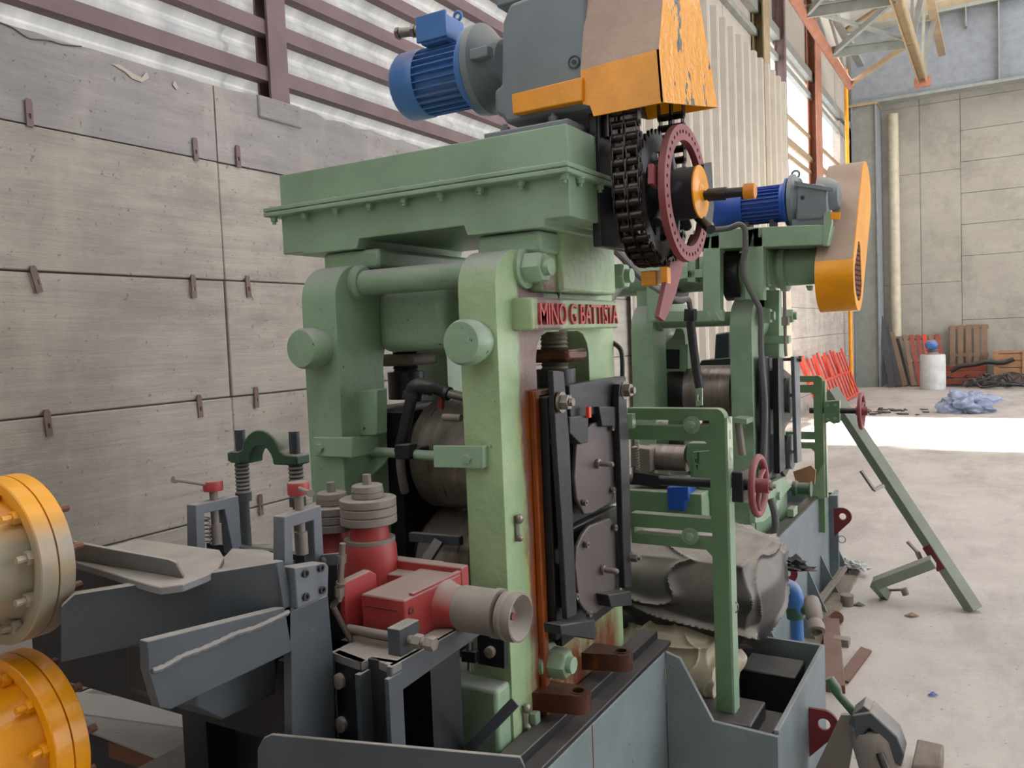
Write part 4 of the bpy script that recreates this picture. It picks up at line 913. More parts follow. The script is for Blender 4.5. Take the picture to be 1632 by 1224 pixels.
# ================================================================ MACHINE BETWEEN THE STANDS
mc = thing('deflector_roll', (-1.2, 3.3, 1.1), 'bright steel deflector roll seen through the upper opening of the chalked frame', 'roll')
q0, q1 = P(1035, 728, 'y', 3.35), P(1096, 731, 'y', 3.35)
put('barrel', MB().lathe((q0.x, 3.35, q0.z), XX, [(.05, 0), (.056, .004), (.056, q1.x-q0.x)], 36), 'roll', mc)
put('lower_roller', MB().cyl((q0.x-.1, 3.35, q0.z-.115), (q1.x+.02, 3.35, q0.z-.115), .035, 24), 'black', mc)
put('end_bracket', MB().prism([P(*q, 'y', 3.3) for q in ((1096, 706), (1134, 706), (1134, 825), (1102, 825), (1101, 760), (1093, 728))], (0, .1, 0)), 'frame_green', mc, bevel=.004)
put('rib_pad', MB().prism([P(*q, 'y', 3.29) for q in ((1104, 720), (1133, 718), (1133, 792), (1104, 792))], (0, .01, 0), [[P(*q, 'y', 3.29) for q in ((1110, 722), (1114, 722), (1114, 740), (1110, 740))], [P(*q, 'y', 3.29) for q in ((1110, 766), (1114, 766), (1114, 784), (1110, 784))]]), 'frame_green', mc, bevel=.002)
put('left_bracket', MB().prism([P(*q, 'y', 3.25) for q in ((1005, 712), (1036, 716), (1036, 752), (1028, 762), (1012, 745), (1005, 745))], (0, .08, 0)), 'dusty', mc, bevel=.004)
put('arm', MB().bar(P(1010, 760, 'y', 3.25), P(1100, 775, 'y', 3.3), .05, .05), 'black', mc)
put('plinth', B(-1.5, -1.02, 3.2, 3.5, .45, 1.0), 'frame_green', mc, bevel=.004)
sp = MB(); c = P(1016, 727, 'y', 3.2); sp.tube([c+V((.008*math.cos(t_*1.2), .008*math.sin(t_*1.2), -.06+.0021*t_)) for t_ in range(60)], .002, 5); put('spring', sp, 'steel', mc)
single('blue_junction_box', MB().prism([P(*q, 'y', 3.18) for q in ((1062, 776), (1097, 774), (1098, 798), (1093, 800), (1092, 815), (1064, 813))], (0, .09, 0)), 'blue2', 'bright blue junction box low behind the chalked green frame', 'box', P(1080, 815, 'y', 3.2), bevel=.006)
# tarpaulin over the unit
def drape(c, sz, seed, sub=5, amp=.1, fr=2.4, e=.45):
    from mathutils import noise
    m = MB(); bmesh.ops.create_icosphere(m.bm, subdivisions=sub, radius=1)
    for v in m.bm.verts:
        p = v.co.normalized(); k_ = max(abs(p.x), abs(p.y), abs(p.z)); p = p.lerp(p/k_*.8, 1-e)
        q = p*fr+V((seed, seed*2.3, 0)); n1 = noise.noise(q*.8); n2 = noise.noise(q*1.1+V((9, 3, 1)))
        f1 = 1-(1-abs(math.sin(2.2*(q.x*.9+q.z*.8)+4*n1)))**3; f2 = 1-(1-abs(math.sin(3.1*(q.y-.7*q.z+.3*q.x)+4*n2)))**4
        p = p*(1+amp*(.9-f1)+amp*.6*(.9-f2)+amp*.8*n1); v.co = V((c[0]+p.x*sz[0], c[1]+p.y*sz[1], c[2]+p.z*sz[2])); continue
        p = p*(1+amp*(1-2.6*f1)+amp*.45*(1-2.6*f2)); v.co = V((c[0]+p.x*sz[0], c[1]+p.y*sz[1], c[2]+p.z*sz[2]))
    return m
single('cream_sheet', drape((-1.03, 2.92, .46), (.22, .22, .17), 4, 7, .14, 1.3, .7), 'tarpw', 'crumpled cream plastic sheet sticking out under the dark tarpaulin', 'sheet', (-1.0, 3.0, .40), ang=70)
single('tarpaulin', drape((-1.02, 3.10, .68), (.36, .36, .215), 8, 7, .10, 1.3, .6), 'tarp', 'dusty dark plastic tarpaulin wrapped over a machine between the two mills', 'tarpaulin', (-1.0, 3.1, .5), ang=70)
single('tarp_roll', MB().tube(smooth([P(*q, 'y', 3.5) for q in ((1160, 848), (1178, 858), (1200, 876), (1225, 895), (1240, 905))], 5), [.02]*8+[.026]*8+[.02]*5, 10), 'tarp', 'twisted edge of grey plastic film running from the tarpaulin toward the base', 'film', P(1200, 880, 'y', 3.5), ang=60)
single('black_bag_scrap', crumple(P(1258, 905, 'y', 3.9), .085, (1, .6, .55), 5, 4, .4, 2), 'blackrub', 'black plastic scrap wrapped above the blue elbow pipe', 'bag', P(1258, 915, 'y', 3.9), ang=30)
# blue pump pipe
y_ = 3.75
bp = thing('blue_pipe', P(1268, 1010, 'y', y_), 'blue elbow pipe with grey valve standing behind the side tray', 'pipe')
put('elbow', MB().tube(smooth([P(*q, 'y', y_) for q in ((1235, 935), (1250, 934), (1263, 940), (1268, 955), (1269, 975))], 5), .035, 18), 'blue', bp)
put('riser', MB().cyl(P(1268, 955, 'y', y_), P(1272, 1050, 'y', y_), .028, 18), 'blue', bp)
put('collar', MB().cyl(P(1266, 966, 'y', y_), P(1268, 985, 'y', y_), .038, 18), 'dkgreen', bp)
put('branch', MB().cyl(P(1270, 972, 'y', y_), P(1296, 968, 'y', y_), .026, 16), 'dark', bp)
put('valve_body', MB().lathe(P(1293, 955, 'y', y_-.05), P(1302, 1010, 'y', y_-.18)-P(1293, 955, 'y', y_-.05), [(.03, 0), (.036, .03), (.036, .09), (.028, .11), (.036, .13), (.036, .16), (.022, .165), (.02, .14)], 20), 'dusty', bp)
# loose stock on the floor by the base
def fl(px, py, z_=0): return P(px, py, 'z', z_)
single('angle_bar', MB().bar(fl(1300, 968, .03), fl(1345, 905, .12), .04, .012).bar(fl(1303, 968, .03), fl(1348, 905, .12), .008, .035), 'dusty', 'dusty steel angle bar leaning along the far base foot', 'bar', fl(1300, 968))
single('clear_wrap', crumple(fl(1362, 905, .05), .08, (1, .8, .6), 7, 4, .4, 2), 'white', 'crumpled clear plastic wrap at the end of the angle bar', 'wrap', fl(1362, 905), ang=30)
single('tin_can', MB().lathe(fl(1350, 965), ZZ, [(.035, 0), (.036, .06), (.038, .062), (.036, .065)], 20), 'dusty', 'small dusty tin standing on the floor beside the base foot', 'can', fl(1350, 965))
single('red_channel_bar', MB().bar(fl(1331, 1098, .02), fl(1324, 990, .02), .085, .04), 'rust', 'pinkish rusty channel bar lying along the tray', 'bar', fl(1330, 1050), bevel=.004)
single('rusty_rod', MB().cyl(fl(1340, 1095, .02), fl(1334, 985, .02), .008, 8).cyl(fl(1334, 985, .0), fl(1334, 985, .04), .035, 14), 'rust', 'thin rusty rod with disc end beside the pinkish channel bar', 'rod', fl(1338, 1040))
single('rusty_flat_plate', MB().prism([fl(*q, .005) for q in ((1332, 1085), (1352, 1090), (1389, 1040), (1372, 1034))], (0, 0, .012)), 'rust', 'dusty rusty flat plate lying diagonally on the floor right of the tray', 'plate', fl(1360, 1065))
single('small_block', B(*(lambda p: (p.x-.04, p.x+.04, p.y-.03, p.y+.03, 0, .04))(fl(1341, 1028))), 'dusty', 'small dusty block on the floor near the rusty rod', 'block', fl(1341, 1028), bevel=.004)
# jack and wooden wedge at bottom right
jk = thing('hydraulic_jack', fl(1395, 1224), 'dark grey hydraulic cylinder with green rod lying beside the tray lug', 'jack')
jy = 2.95
j = lambda px, py, d_=0: P(px, py, 'y', jy+d_)
put('rod', MB().tube([j(1321, 1080), j(1332, 1098), j(1337, 1108), j(1366, 1142)], [.016, .02, .014, .014], 14), 'dkgreen', jk)
put('clevis', MB().prism([j(*q, -.04) for q in ((1358, 1138), (1376, 1124), (1388, 1133), (1392, 1150), (1372, 1165), (1352, 1155))], (0, .08, 0)), 'dark', jk, bevel=.004)
put('yoke', MB().prism([j(*q, -.05) for q in ((1358, 1140), (1388, 1135), (1430, 1175), (1441, 1205), (1436, 1224), (1425, 1215), (1412, 1185), (1385, 1160), (1372, 1182), (1366, 1190))], (0, .1, 0)), 'dark', jk, bevel=.005)
put('cylinder', MB().lathe(j(1388, 1160), j(1420, 1270)-j(1388, 1160), [(.06, 0), (.074, .03), (.074, .24)], 28), 'dusty', jk)
put('port', MB().cyl(j(1402, 1200, -.07), j(1412, 1226, -.09), .014, 12), 'black', jk)
put('foot_plate', MB().prism([j(*q, .05) for q in ((1300, 1224), (1340, 1140), (1368, 1140), (1352, 1230))], (0, .02, 0)), 'dusty', jk)
single('concrete_wedge', MB().prism([fl(1453, 1250), fl(1500, 1250), fl(1505, 1215), fl(1462, 1205)], (0, 0, .07)), 'dirt', 'small grey concrete block at the bottom edge right of the jack', 'block', fl(1480, 1225), bevel=.008)
# ================================================================ SECOND MILL STAND
m2 = mill('mill_stand', 2.44, 'second green mill stand further back, carrying the small blue motor and slanted guard', full=False)
roll('far_upper_roll', 1.30, 2.44, 'worn steel upper roll between the posts of the second mill', r=.15)
roll('far_lower_roll', .975, 2.44, 'dark lower roll between the posts of the second mill', r=.15)
y2 = 4.12
f = lambda px, py, d_=0: P(px, py, 'y', y2+d_)
hd2 = thing('head_frame', (-1.3, 4.2, 1.75), 'green welded head frame across the top of the second mill', 'frame')
def bar2(nm, a, b, c, d, dep=.07, dd=0, mt='green2', par=hd2): return put(nm, MB().prism([f(a, b, dd), f(c, b, dd), f(c, d, dd), f(a, d, dd)], (0, dep, 0)), mt, par, bevel=.004)
put('top_beam', MB().prism([f(*q) for q in ((1104, 367), (1322, 357), (1318, 390), (1104, 398))], (0, .5, 0)), 'green2', hd2, bevel=.004)
bar2('column', 1120, 366, 1147, 512); bar2('column', 1187, 362, 1216, 478); bar2('column', 1030, 440, 1058, 512); bar2('column', 1095, 380, 1108, 450)
put('lower_beam', MB().prism([f(*q) for q in ((1030, 497), (1150, 494), (1150, 512), (1030, 514))], (0, .06, 0)), 'green2', hd2, bevel=.003)
put('mid_beam', MB().prism([f(*q) for q in ((1056, 437), (1120, 428), (1120, 442), (1056, 447))], (0, .06, 0)), 'green2', hd2, bevel=.003)
for px in (1036, 1047, 1127, 1139): put('stiffener', MB().prism([f(px, 496, -.03), f(px+8, 510, -.03), f(px, 512, -.03)], (0, .03, 0)), 'green2', hd2)
put('end_tab', MB().prism([f(*q, -.01) for q in ((1313, 340), (1324, 334), (1326, 355), (1318, 392), (1311, 392))], (0, .04, 0)), 'green2', hd2, bevel=.003)
gc = thing('screwdown_barrel', (-1.2, 4.35, 1.9), 'long green cylindrical gear barrel under the head frame of the second mill', 'gearbox')
c0, c1 = P(950, 440, 'y', 4.36), P(1312, 430, 'y', 4.36); zc2 = (c0.z+c1.z)/2-.005
put('barrel', MB().cyl((c0.x-.1, 4.36, zc2), (c1.x, 4.36, zc2), .092, 36), 'green2', gc)
xc_ = P(1240, 430, 'y', 4.3).x; put('collar', MB().lathe((xc_-.05, 4.36, zc2), XX, [(.11, 0), (.11, .03), (.1, .035), (.1, .05), (.118, .055), (.118, .085)], 32), 'green2', gc)
xc_ = P(1225, 430, 'y', 4.3).x; put('bearing_boss', MB().box(xc_-.03, xc_+.02, 4.22, 4.3, zc2-.09, zc2+.09), 'green2', gc, bevel=.01)
put('lug', MB().prism([P(*q, 'y', 4.3) for q in ((1284, 455), (1294, 455), (1292, 463), (1287, 463))], (0, .04, 0)), 'green2', gc)
for px in (1078, 1175): 
    xx = P(px, 430, 'y', 4.36).x; put('gear_rim', MB().cyl((xx-.05, 4.36, zc2-.02), (xx+.03, 4.36, zc2-.02), .13, 36), 'black', gc)
put('saddle', B(-1.70, -1.56, 4.3, 4.6, 1.74, zc2-.05), 'green2', gc); put('saddle', B(-1.17, -1.06, 4.3, 4.6, 1.74, zc2-.05), 'green2', gc); 
# right yoke post of stand 2
bar2('yoke_post', 1213, 462, 1242, 570, .06, .35, 'green2', m2)
bar2('yoke_tab', 1213, 535, 1257, 548, .06, .33, 'green2', m2)
# rounded dusty shoulders
for x_ in (-1.66, -1.125): put('shoulder', MB().ball((x_, 4.47, 1.68), .1, (.9, 2.2, 1.1), 28), 'green', m2)
# reducer + motor + guard 2
gr2 = thing('gear_reducer', (-.8, 4.3, 2.12), 'smaller grey gear reducer on the second mill beside the small blue motor', 'reducer')
ym = 4.3; mc_ = P(1262, 322, 'y', ym)
put('bell_flange', MB().lathe((mc_.x, ym, mc_.z), XX, [(.132, 0), (.132, .02), (.118, .03), (.11, .045)], 36), 'grey', gr2)
put('casing', MB().prism([P(*q, 'y', ym-.11) for q in ((1268, 292), (1312, 293), (1318, 300), (1318, 340), (1310, 350), (1268, 352))], (0, .2, 0)), 'grey', gr2, bevel=.012)
put('output_housing', MB().lathe((P(1306, 320, 'y', ym).x, ym, mc_.z+.01), XX, [(.1, 0), (.085, .05), (.06, .09)], 28), 'grey', gr2)
put('web', MB().prism([P(*q, 'y', ym-.12) for q in ((1266, 288), (1328, 300), (1328, 305), (1266, 296))], (0, .02, 0)), 'grey', gr2)
put('lifting_eye', MB().torus(P(1268, 278, 'y', ym), YY, .018, .006, 16, 6).cyl(P(1268, 290, 'y', ym), P(1268, 283, 'y', ym), .012, 8), 'grey', gr2)
p = P(1279, 315, 'y', ym-.112); put('drain_plug', MB().lathe(p, -YY, [(.009, 0), (.009, .008)], 6), 'black', gr2)
put('foot', MB().prism([P(*q, 'y', ym-.1) for q in ((1262, 350), (1318, 346), (1318, 356), (1262, 360))], (0, .2, 0)), 'grey', gr2)
t2, *_ = motor('electric_motor', (mc_.x-.01, ym, mc_.z), -XX, .092, .37, 'small blue finned electric motor on the second mill', 'blue2', capL=.14, nf=26)
put('foot', MB().box(mc_.x-.22, mc_.x-.2, ym-.05, ym+.05, mc_.z-.13, mc_.z-.08).box(mc_.x-.1, mc_.x-.08, ym-.05, ym+.05, mc_.z-.13, mc_.z-.08), 'dark', t2)
# slanted obround guard
xg1, xg0 = -.575, -.745
gt, gbm = P(1381, 310, 'x', xg1), P(1368, 440, 'x', xg1)
def obround(c1, r1, c2, r2, x, n=14):
    d = math.atan2(c1.z-c2.z, c1.y-c2.y); pts = []
    for i in range(n+1): a = d-math.pi/2+math.pi*i/n; pts.append((x, c1.y+r1*math.cos(a), c1.z+r1*math.sin(a)))
    for i in range(n+1): a = d+math.pi/2+math.pi*i/n; pts.append((x, c2.y+r2*math.cos(a), c2.z+r2*math.sin(a)))
    return pts
g2 = thing('belt_guard', (-.66, gbm.y, gbm.z-.17), 'slanted rounded belt guard, dusty brown rim with orange bottom, on the second mill', 'guard')
r1_, r2_ = .165, .165
outer = obround(gt, r1_, gbm, r2_, xg1-.004, 30); inner = obround(gt, r1_-.005, gbm, r2_-.005, xg1-.004, 30)
mesh_c = obround(gbm+V((0, .04, .12)), .05, gbm, .12, xg1-.004, 8)
put('front_plate', MB().prism(outer, (.004, 0, 0), [mesh_c]), 'yellow', g2, label='orange front plate')
mm = MB()
def inside(y_, z_):
    c_ = False; n_ = len(mesh_c)
    for i in range(n_):
        _, ya_, za_ = mesh_c[i]; _, yb_, zb_ = mesh_c[i-1]
        if (za_ > z_) != (zb_ > z_) and y_ < (yb_-ya_)*(z_-za_)/(zb_-za_)+ya_: c_ = not c_
    return c_
for i in range(-14, 15):
    for s_ in (1, -1):
        on = []
        for j in range(61):
            t_ = -.3+.6*j/60; y_, z_ = gbm.y+.02+i*.026+s_*t_*.55, gbm.z+.05+t_
            if inside(y_, z_): on.append(V((xg1-.003, y_, z_)))
        if len(on) > 1: mm.bar(on[0], on[-1], .005, .004, (1, 0, 0))
put('wire_mesh', mm, 'rust', g2); bpy.data.objects['wire_mesh']['kind'] = 'stuff'
nn = len(outer); rim = MB(); rim2 = MB()
zcut = P(1320, 425, 'x', xg0).z
def strip(m, idx):
    for (lst, fl) in ((outer, 0), (inner, 1)):
        vs = [(m.v((xg0, lst[i % nn][1], lst[i % nn][2])), m.v((xg1-.004, lst[i % nn][1], lst[i % nn][2]))) for i in idx]
        for p_, q_ in zip(vs, vs[1:]): m.f([p_[0], p_[1], q_[1], q_[0]])
lowi = [i for i in range(nn) if outer[i][2] < zcut]; i0 = min(lowi); i1 = max(lowi)
strip(rim2, range(i0-1, i1+2)); strip(rim, range(i1+1, i0-1+nn+1))
put('rim', rim, 'tan', g2, label='dusty brown upper rim', ang=80); put('lower_rim', rim2, 'yellow', g2, label='orange lower rim', ang=80)
put('back_plate', MB().prism(obround(gt, r1_, gbm, r2_, xg0), (.004, 0, 0)), 'tan', g2)
put('bracket', MB().prism([f(*q, -.03) for q in ((1323, 338), (1340, 338), (1338, 350), (1325, 350))], (0, .01, 0)), 'yellow', g2)
# chock of stand 2
ck2 = thing('bearing_chock', (-1.03, 4.6, .8), 'black bearing chock assembly with round cover discs on the second mill', 'chock')
put('block', B(-1.12, -1.04, 4.38, 4.74, .80, 1.50), 'black', ck2, bevel=.006)
g = lambda px, py, x=-1.01: P(px, py, 'x', x)
put('keeper_bar', MB().prism([g(*q) for q in ((1218, 568), (1226, 568), (1230, 760), (1221, 766))], (-.03, 0, 0)), 'black', ck2, bevel=.003)
put('keeper_bar', MB().prism([g(*q, -.97) for q in ((1240, 570), (1248, 570), (1252, 745), (1243, 755))], (-.03, 0, 0)), 'black', ck2, bevel=.003)
put('keeper_bar', MB().prism([g(*q, -.93) for q in ((1266, 568), (1274, 568), (1278, 735), (1271, 738))], (-.02, 0, 0)), 'gframe', ck2, bevel=.003)
put('face_plate', MB().prism([g(*q, -1.0) for q in ((1246, 585), (1264, 600), (1266, 660), (1258, 672), (1248, 690), (1262, 700), (1266, 735), (1252, 760), (1246, 750))], (-.02, 0, 0)), 'black', ck2, bevel=.003)
for (px, py) in ((1261, 630), (1264, 720)):
    c = P(px, py, 'x', -.975); put('cover_disc', MB().lathe(c-XX*.02, XX, [(.095, 0), (.095, .018), (.085, .02)], 32).cyl(c, c+XX*.02, .01, 10), 'gframe', ck2)
put('long_bolt', MB().cyl(P(1245, 573, 'x', -1.0), P(1274, 572, 'x', -.92), .009, 10).lathe(P(1273, 572, 'x', -.925), XX, [(.018, 0), (.018, .015)], 6), 'black', ck2)
put('side_cover', MB().prism([g(*q, -1.0) for q in ((1233, 590), (1242, 590), (1244, 650), (1235, 652))], (-.03, 0, 0)), 'dark', ck2, bevel=.006)
put('slide', B(-1.06, -1.045, 4.40, 4.48, .70, 1.46), 'black', ck2)
# green foot pad, small motor and cardboard below chock 2
bx2 = thing('foot_casting', (-1.0, 4.5, .6), 'light green foot casting at the base of the second mill', 'casting')
put('plate', MB().prism([g(*q, -1.0) for q in ((1204, 780), (1228, 770), (1250, 760), (1262, 775), (1245, 795), (1240, 812), (1218, 832), (1204, 834))], (-.03, 0, 0)), 'green2', bx2, bevel=.003)
put('pad', B(-1.0, -.965, 4.62, 4.72, .615, .66), 'green2', bx2, bevel=.003)
sm = thing('small_gearmotor', (-.97, 4.9, .66), 'small dark motor lying on the far base below the second chock', 'motor')
put('body', MB().lathe(P(1264, 778, 'y', 4.9), XX, [(.045, 0), (.045, .02), (.035, .03), (.035, .09), (.045, .1)], 20), 'dkgreen', sm); put('shaft', MB().cyl(P(1252, 776, 'y', 4.9), P(1264, 778, 'y', 4.9), .02, 12), 'dusty', sm)
single('cardboard', MB().prism([P(*q, 'y', 5.1) for q in ((1264, 752), (1292, 742), (1300, 750), (1298, 772), (1284, 778), (1268, 768))], (.0, .02, 0)), 'crate', 'crumpled brown cardboard piece on the far base behind the chock', 'cardboard', P(1280, 775, 'y', 5.1))
# stand 2 extras : hanging black belt, cables
single('hanging_strap', MB().tube(smooth([P(*q, 'y', 4.0) for q in ((1100, 512), (1104, 545), (1110, 590), (1115, 618))], 5), .022, 12), 'blackrub', 'thick black hose hanging in front of the far steel roll', 'hose', P(1105, 600, 'y', 4.0))
single('strap_buckle', MB().prism([P(*q, 'y', 3.97) for q in ((1090, 492), (1106, 492), (1106, 512), (1089, 512))], (0, .05, 0)), 'black', 'black block hung at the top of the black hose', 'block', P(1098, 512, 'y', 3.97), bevel=.004)
single('rubber_hose', MB().tube(smooth([P(px, py, 'y', yy) for px, py, yy in ((965, 385, 2.55), (990, 408, 2.65), (1020, 440, 2.9), (1050, 462, 3.2), (1080, 478, 3.5), (1096, 477, 3.7), (1100, 492, 3.9))], 6), .013, 10), 'rubber', 'grey rubber hose sagging from the near mill head to the black block', 'hose', P(1050, 462, 'y', 3.2))
single('rubber_hose', MB().tube(smooth([P(px, py, 'y', yy) for px, py, yy in ((1012, 400, 3.5), (1008, 425, 3.5), (995, 450, 3.4), (978, 472, 3.3), (972, 480, 3.2))], 6), .013, 10), 'rubber', 'short grey hose curving down behind the lettered block', 'hose', P(995, 450, 'y', 3.4))
single('cable', MB().tube(smooth([P(*q, 'y', 4.05) for q in ((1130, 367), (1160, 364), (1178, 358), (1187, 366), (1188, 395), (1184, 425), (1190, 450), (1204, 478), (1212, 500), (1213, 560), (1219, 640), (1218, 700), (1216, 735))], 6), .014, 10), 'rubber', 'long grey cable running down the right post of the second mill', 'cable', P(1216, 600, 'y', 4.05))
single('lower_cable', MB().tube(smooth([P(*q, 'y', 3.7) for q in ((1228, 795), (1234, 815), (1236, 835), (1233, 852))], 5), .016, 10), 'rubber', 'short grey cable dropping behind the red handwheel', 'cable', P(1234, 850, 'y', 3.7))
single('thin_black_hose', MB().tube(smooth([P(*q, 'y', 2.475) for q in ((970, 543), (985, 552), (991, 565), (992, 600), (990, 640))], 5), .008, 8), 'blackrub', 'thin black hose looping right of the near post below the letters', 'hose', P(990, 600, 'y', 2.9))
# pipes on stand 2 left of right post
single('grease_line', MB().tube([P(*q, 'y', 4.1) for q in ((1250, 462), (1252, 560), (1253, 568))], .008, 8).box(*(lambda p: (p.x-.015, p.x+.015, 4.08, 4.12, p.z-.02, p.z+.02))(P(1252, 512, 'y', 4.1))), 'dusty', 'thin vertical grease line right of the second mill yoke', 'pipe', P(1252, 560, 'y', 4.1))
ww = thing('far_drive_unit', (-1.55, 4.85, 1.40), 'dark motor unit behind the far steel roll', 'unit')
put('casing', MB().prism([P(*q, 'y', 4.95) for q in ((1140, 532), (1163, 528), (1163, 575), (1138, 575))], (0, .15, 0)), 'dark', ww, bevel=.01)
put('tray', MB().prism([P(*q, 'y', 4.9) for q in ((1118, 574), (1165, 570), (1165, 585), (1112, 586))], (0, .2, 0)), 'dark', ww, bevel=.005)
put('leg', B(-1.56, -1.5, 4.95, 5.0, .42, 1.42), 'dark', ww)
bk2 = thing('screw_block', (-1.6, 4.5, 1.46), 'dark screw block left of the far steel roll inside the second mill', 'block')
put('block', MB().prism([P(*q, 'y', 4.45) for q in ((1051, 556), (1081, 556), (1081, 588), (1051, 588))], (0, .15, 0)), 'black', bk2, bevel=.006)
put('guide', MB().prism([P(*q, 'y', 4.45) for q in ((1083, 552), (1096, 548), (1096, 588), (1083, 588))], (0, .08, 0)), 'green', bk2)
hl = thing('bracket_shelf', P(1180, 665, 'y', 4.1), 'small dusty green shelf bracket on the right post of the second mill', 'bracket')
put('shelf', MB().prism([P(*q, 'y', 4.05) for q in ((1168, 666), (1190, 668), (1190, 676), (1168, 674))], (0, .12, 0)), 'green', hl); put('pipe', MB().cyl(P(1176, 672, 'y', 4.08), P(1183, 725, 'y', 4.08), .018, 10), 'dusty', hl)
# ================================================================ FOREGROUND LEFT
def coupling(c, r, label, col, dusty):
    t = thing('flange_coupling', V(c)-V((0, 0, r)), label, 'coupling'); c = V(c); yb = .86; yf = .735
    put('rear_flange', MB().lathe((c.x, .831, c.z), YY, [(r*.9, 0), (r, .001), (r, .028), (r*.985, .03)], 64), col, t, bevel=0)
    put('front_flange', MB().lathe((c.x, .8297, c.z), -YY, [(r*.9, 0), (r, .001), (r, .029), (r*.985, .031), (r*.87, .031), (r*.86, .022), (r*.74, .022)], 64), col, t)
    put('hub', MB().lathe((c.x, .808, c.z), -YY, [(r*.76, 0), (r*.74, .008), (r*.70, .02), (r*.64, .05), (r*.55, .16)], 56), col, t)
    for i in range(10):
        a = 2*math.pi*i/10+.17; d = V((math.cos(a), 0, math.sin(a))); p = V((c.x, .806, c.z))+d*r*.81
        put('bolt', MB().hexn(p, -YY, .0125, .016).cyl(p-YY*.014, p-YY*.032, .0065, 10), col, t)
        p = V((c.x, .862, c.z))+d*r*.80
        put('rear_bolt', MB().hexn(p, YY, .0125, .014).cyl(p+YY*.012, p+YY*.03, .0075, 10), 'rust', t)
    return t
coupling((-1.55, 0, 1.288), .150, 'upper large orange flange coupling, grey towards the bottom, at the left edge', 'coupl', True)
coupling((-1.555, 0, .950), .160, 'lower large glossy yellow flange coupling at the left bottom edge', 'yellow', False)
x_ = -1.15
gd_ = thing('entry_guide_table', (-1.3, 1.1, 0), 'dark grey welded strip entry guide table in front of the near mill', 'guide table')
a0, a1, a2 = P(97, 967, 'y', .82), P(118, 947, 'y', .845), P(440, 896, 'x', x_)
a3, a4, a5 = P(462, 975, 'x', x_), P(233, 1026, 'y', .93), P(97, 1056, 'y', .82)
nrm = V((-.02, -.0, 0))
put('upper_side_plate', MB().prism([a0, a1, a2, a3, a4, a5], (-.016, .012, 0)), 'dark', gd_, bevel=.002)
g = lambda px, py, x=x_: P(px, py, 'x', x)
put('lower_side_plate', MB().prism([g(235, 1022), g(464, 965), g(464, 1039), g(273, 1131), g(254, 1129), g(236, 1068)], (-.02, 0, 0)), 'dark', gd_, bevel=.002)
put('weld_seam', MB().tube(smooth([g(*q, x_+.001) for q in ((243, 1069), (262, 1062), (290, 1046), (320, 1035), (350, 1022), (375, 1010), (405, 1001), (440, 985), (460, 975))], 4), [.004, .0055, .0045, .006]*8+[.004], 6), 'tray', gd_)
put('column_plate', MB().prism([g(440, 896), g(452, 893), g(470, 972), g(523, 948), g(531, 1042), g(536, 1210), g(466, 1260), g(464, 1040)], (-.02, 0, 0)), 'dark', gd_, bevel=.002)
put('cap_block', MB().prism([g(470, 905, -1.135), g(519, 897, -1.135), g(524, 903, -1.135), g(523, 948, -1.135), g(474, 970, -1.135)], (-.035, 0, 0)), 'gframe', gd_, bevel=.002)
for q in ((486, 914), (511, 905), (487, 951), (513, 940)): put('cap_screw', MB().ring(g(*q, -1.134), XX, .0075, .004, .004, 16).lathe(g(*q, -1.134), XX, [(.0075, 0), (.0075, .001)], 14), 'black', gd_)
def yoke(x, outer, th, *rest): 
    t = thing('clamp_frame', P(*outer[0], 'x', x), rest[0], 'clamp')
    put('yoke', MB().prism([P(*q, 'x', x) for q in outer], (-th, 0, 0)), 'gframe', t, bevel=.002)
    cap, rod_end, sp = rest[1:]
    cx, cz1, cz2 = cap; xc = x-th/2; pt, pb = P(cx, cz1, 'x', xc), P(cx, cz2, 'x', xc); w = .0215; pb = V((pt.x, pt.y, pb.z)); H_ = pt.z-pb.z
    put('cap', MB().lathe(pb, ZZ, [(w*.97, 0), (w, .002), (w, H_-.002), (w*.96, H_)], 28), 'red', t, label='red screw cap')
    put('screw', MB().cyl((pb.x, pb.y, pb.z-.085), pb, .009, 16).cyl((pb.x, pb.y, pb.z-.12), (pb.x, pb.y, pb.z-.075), .013, 14), 'dusty', t)
    s_ = V((pb.x, pb.y, pb.z+H_*.5)); e = P(*rod_end)
    put('tommy_bar', MB().cyl(s_, e, .0042, 10).lathe(e, (e-s_), [(.007, 0), (.007, .01)], 8), 'dusty', t)
    c = P(*sp, 'x', xc); put('spring', MB().tube([c+V((.0065*math.cos(i*.7), .0065*math.sin(i*.7), .001*i-.03)) for i in range(60)], .0014, 5), 'steel', t)
    return t
yoke(-1.19, [(453, 824), (512, 805), (517, 898), (502, 899), (500, 829), (466, 840), (468, 905), (453, 915)], .03, 'near grey clamp frame with red capped screw beside the roller unit', (475, 768, 788), (494, 786, 'y', 1.10), (497, 880))
yoke(-1.49, [(312, 805), (380, 790), (386, 882), (372, 884), (358, 812), (326, 818), (328, 880), (313, 880)], .03, 'far grey clamp frame with red capped screw against the concrete wall', (339, 766, 782), (282, 765, 'y', 1.16), (331, 845))
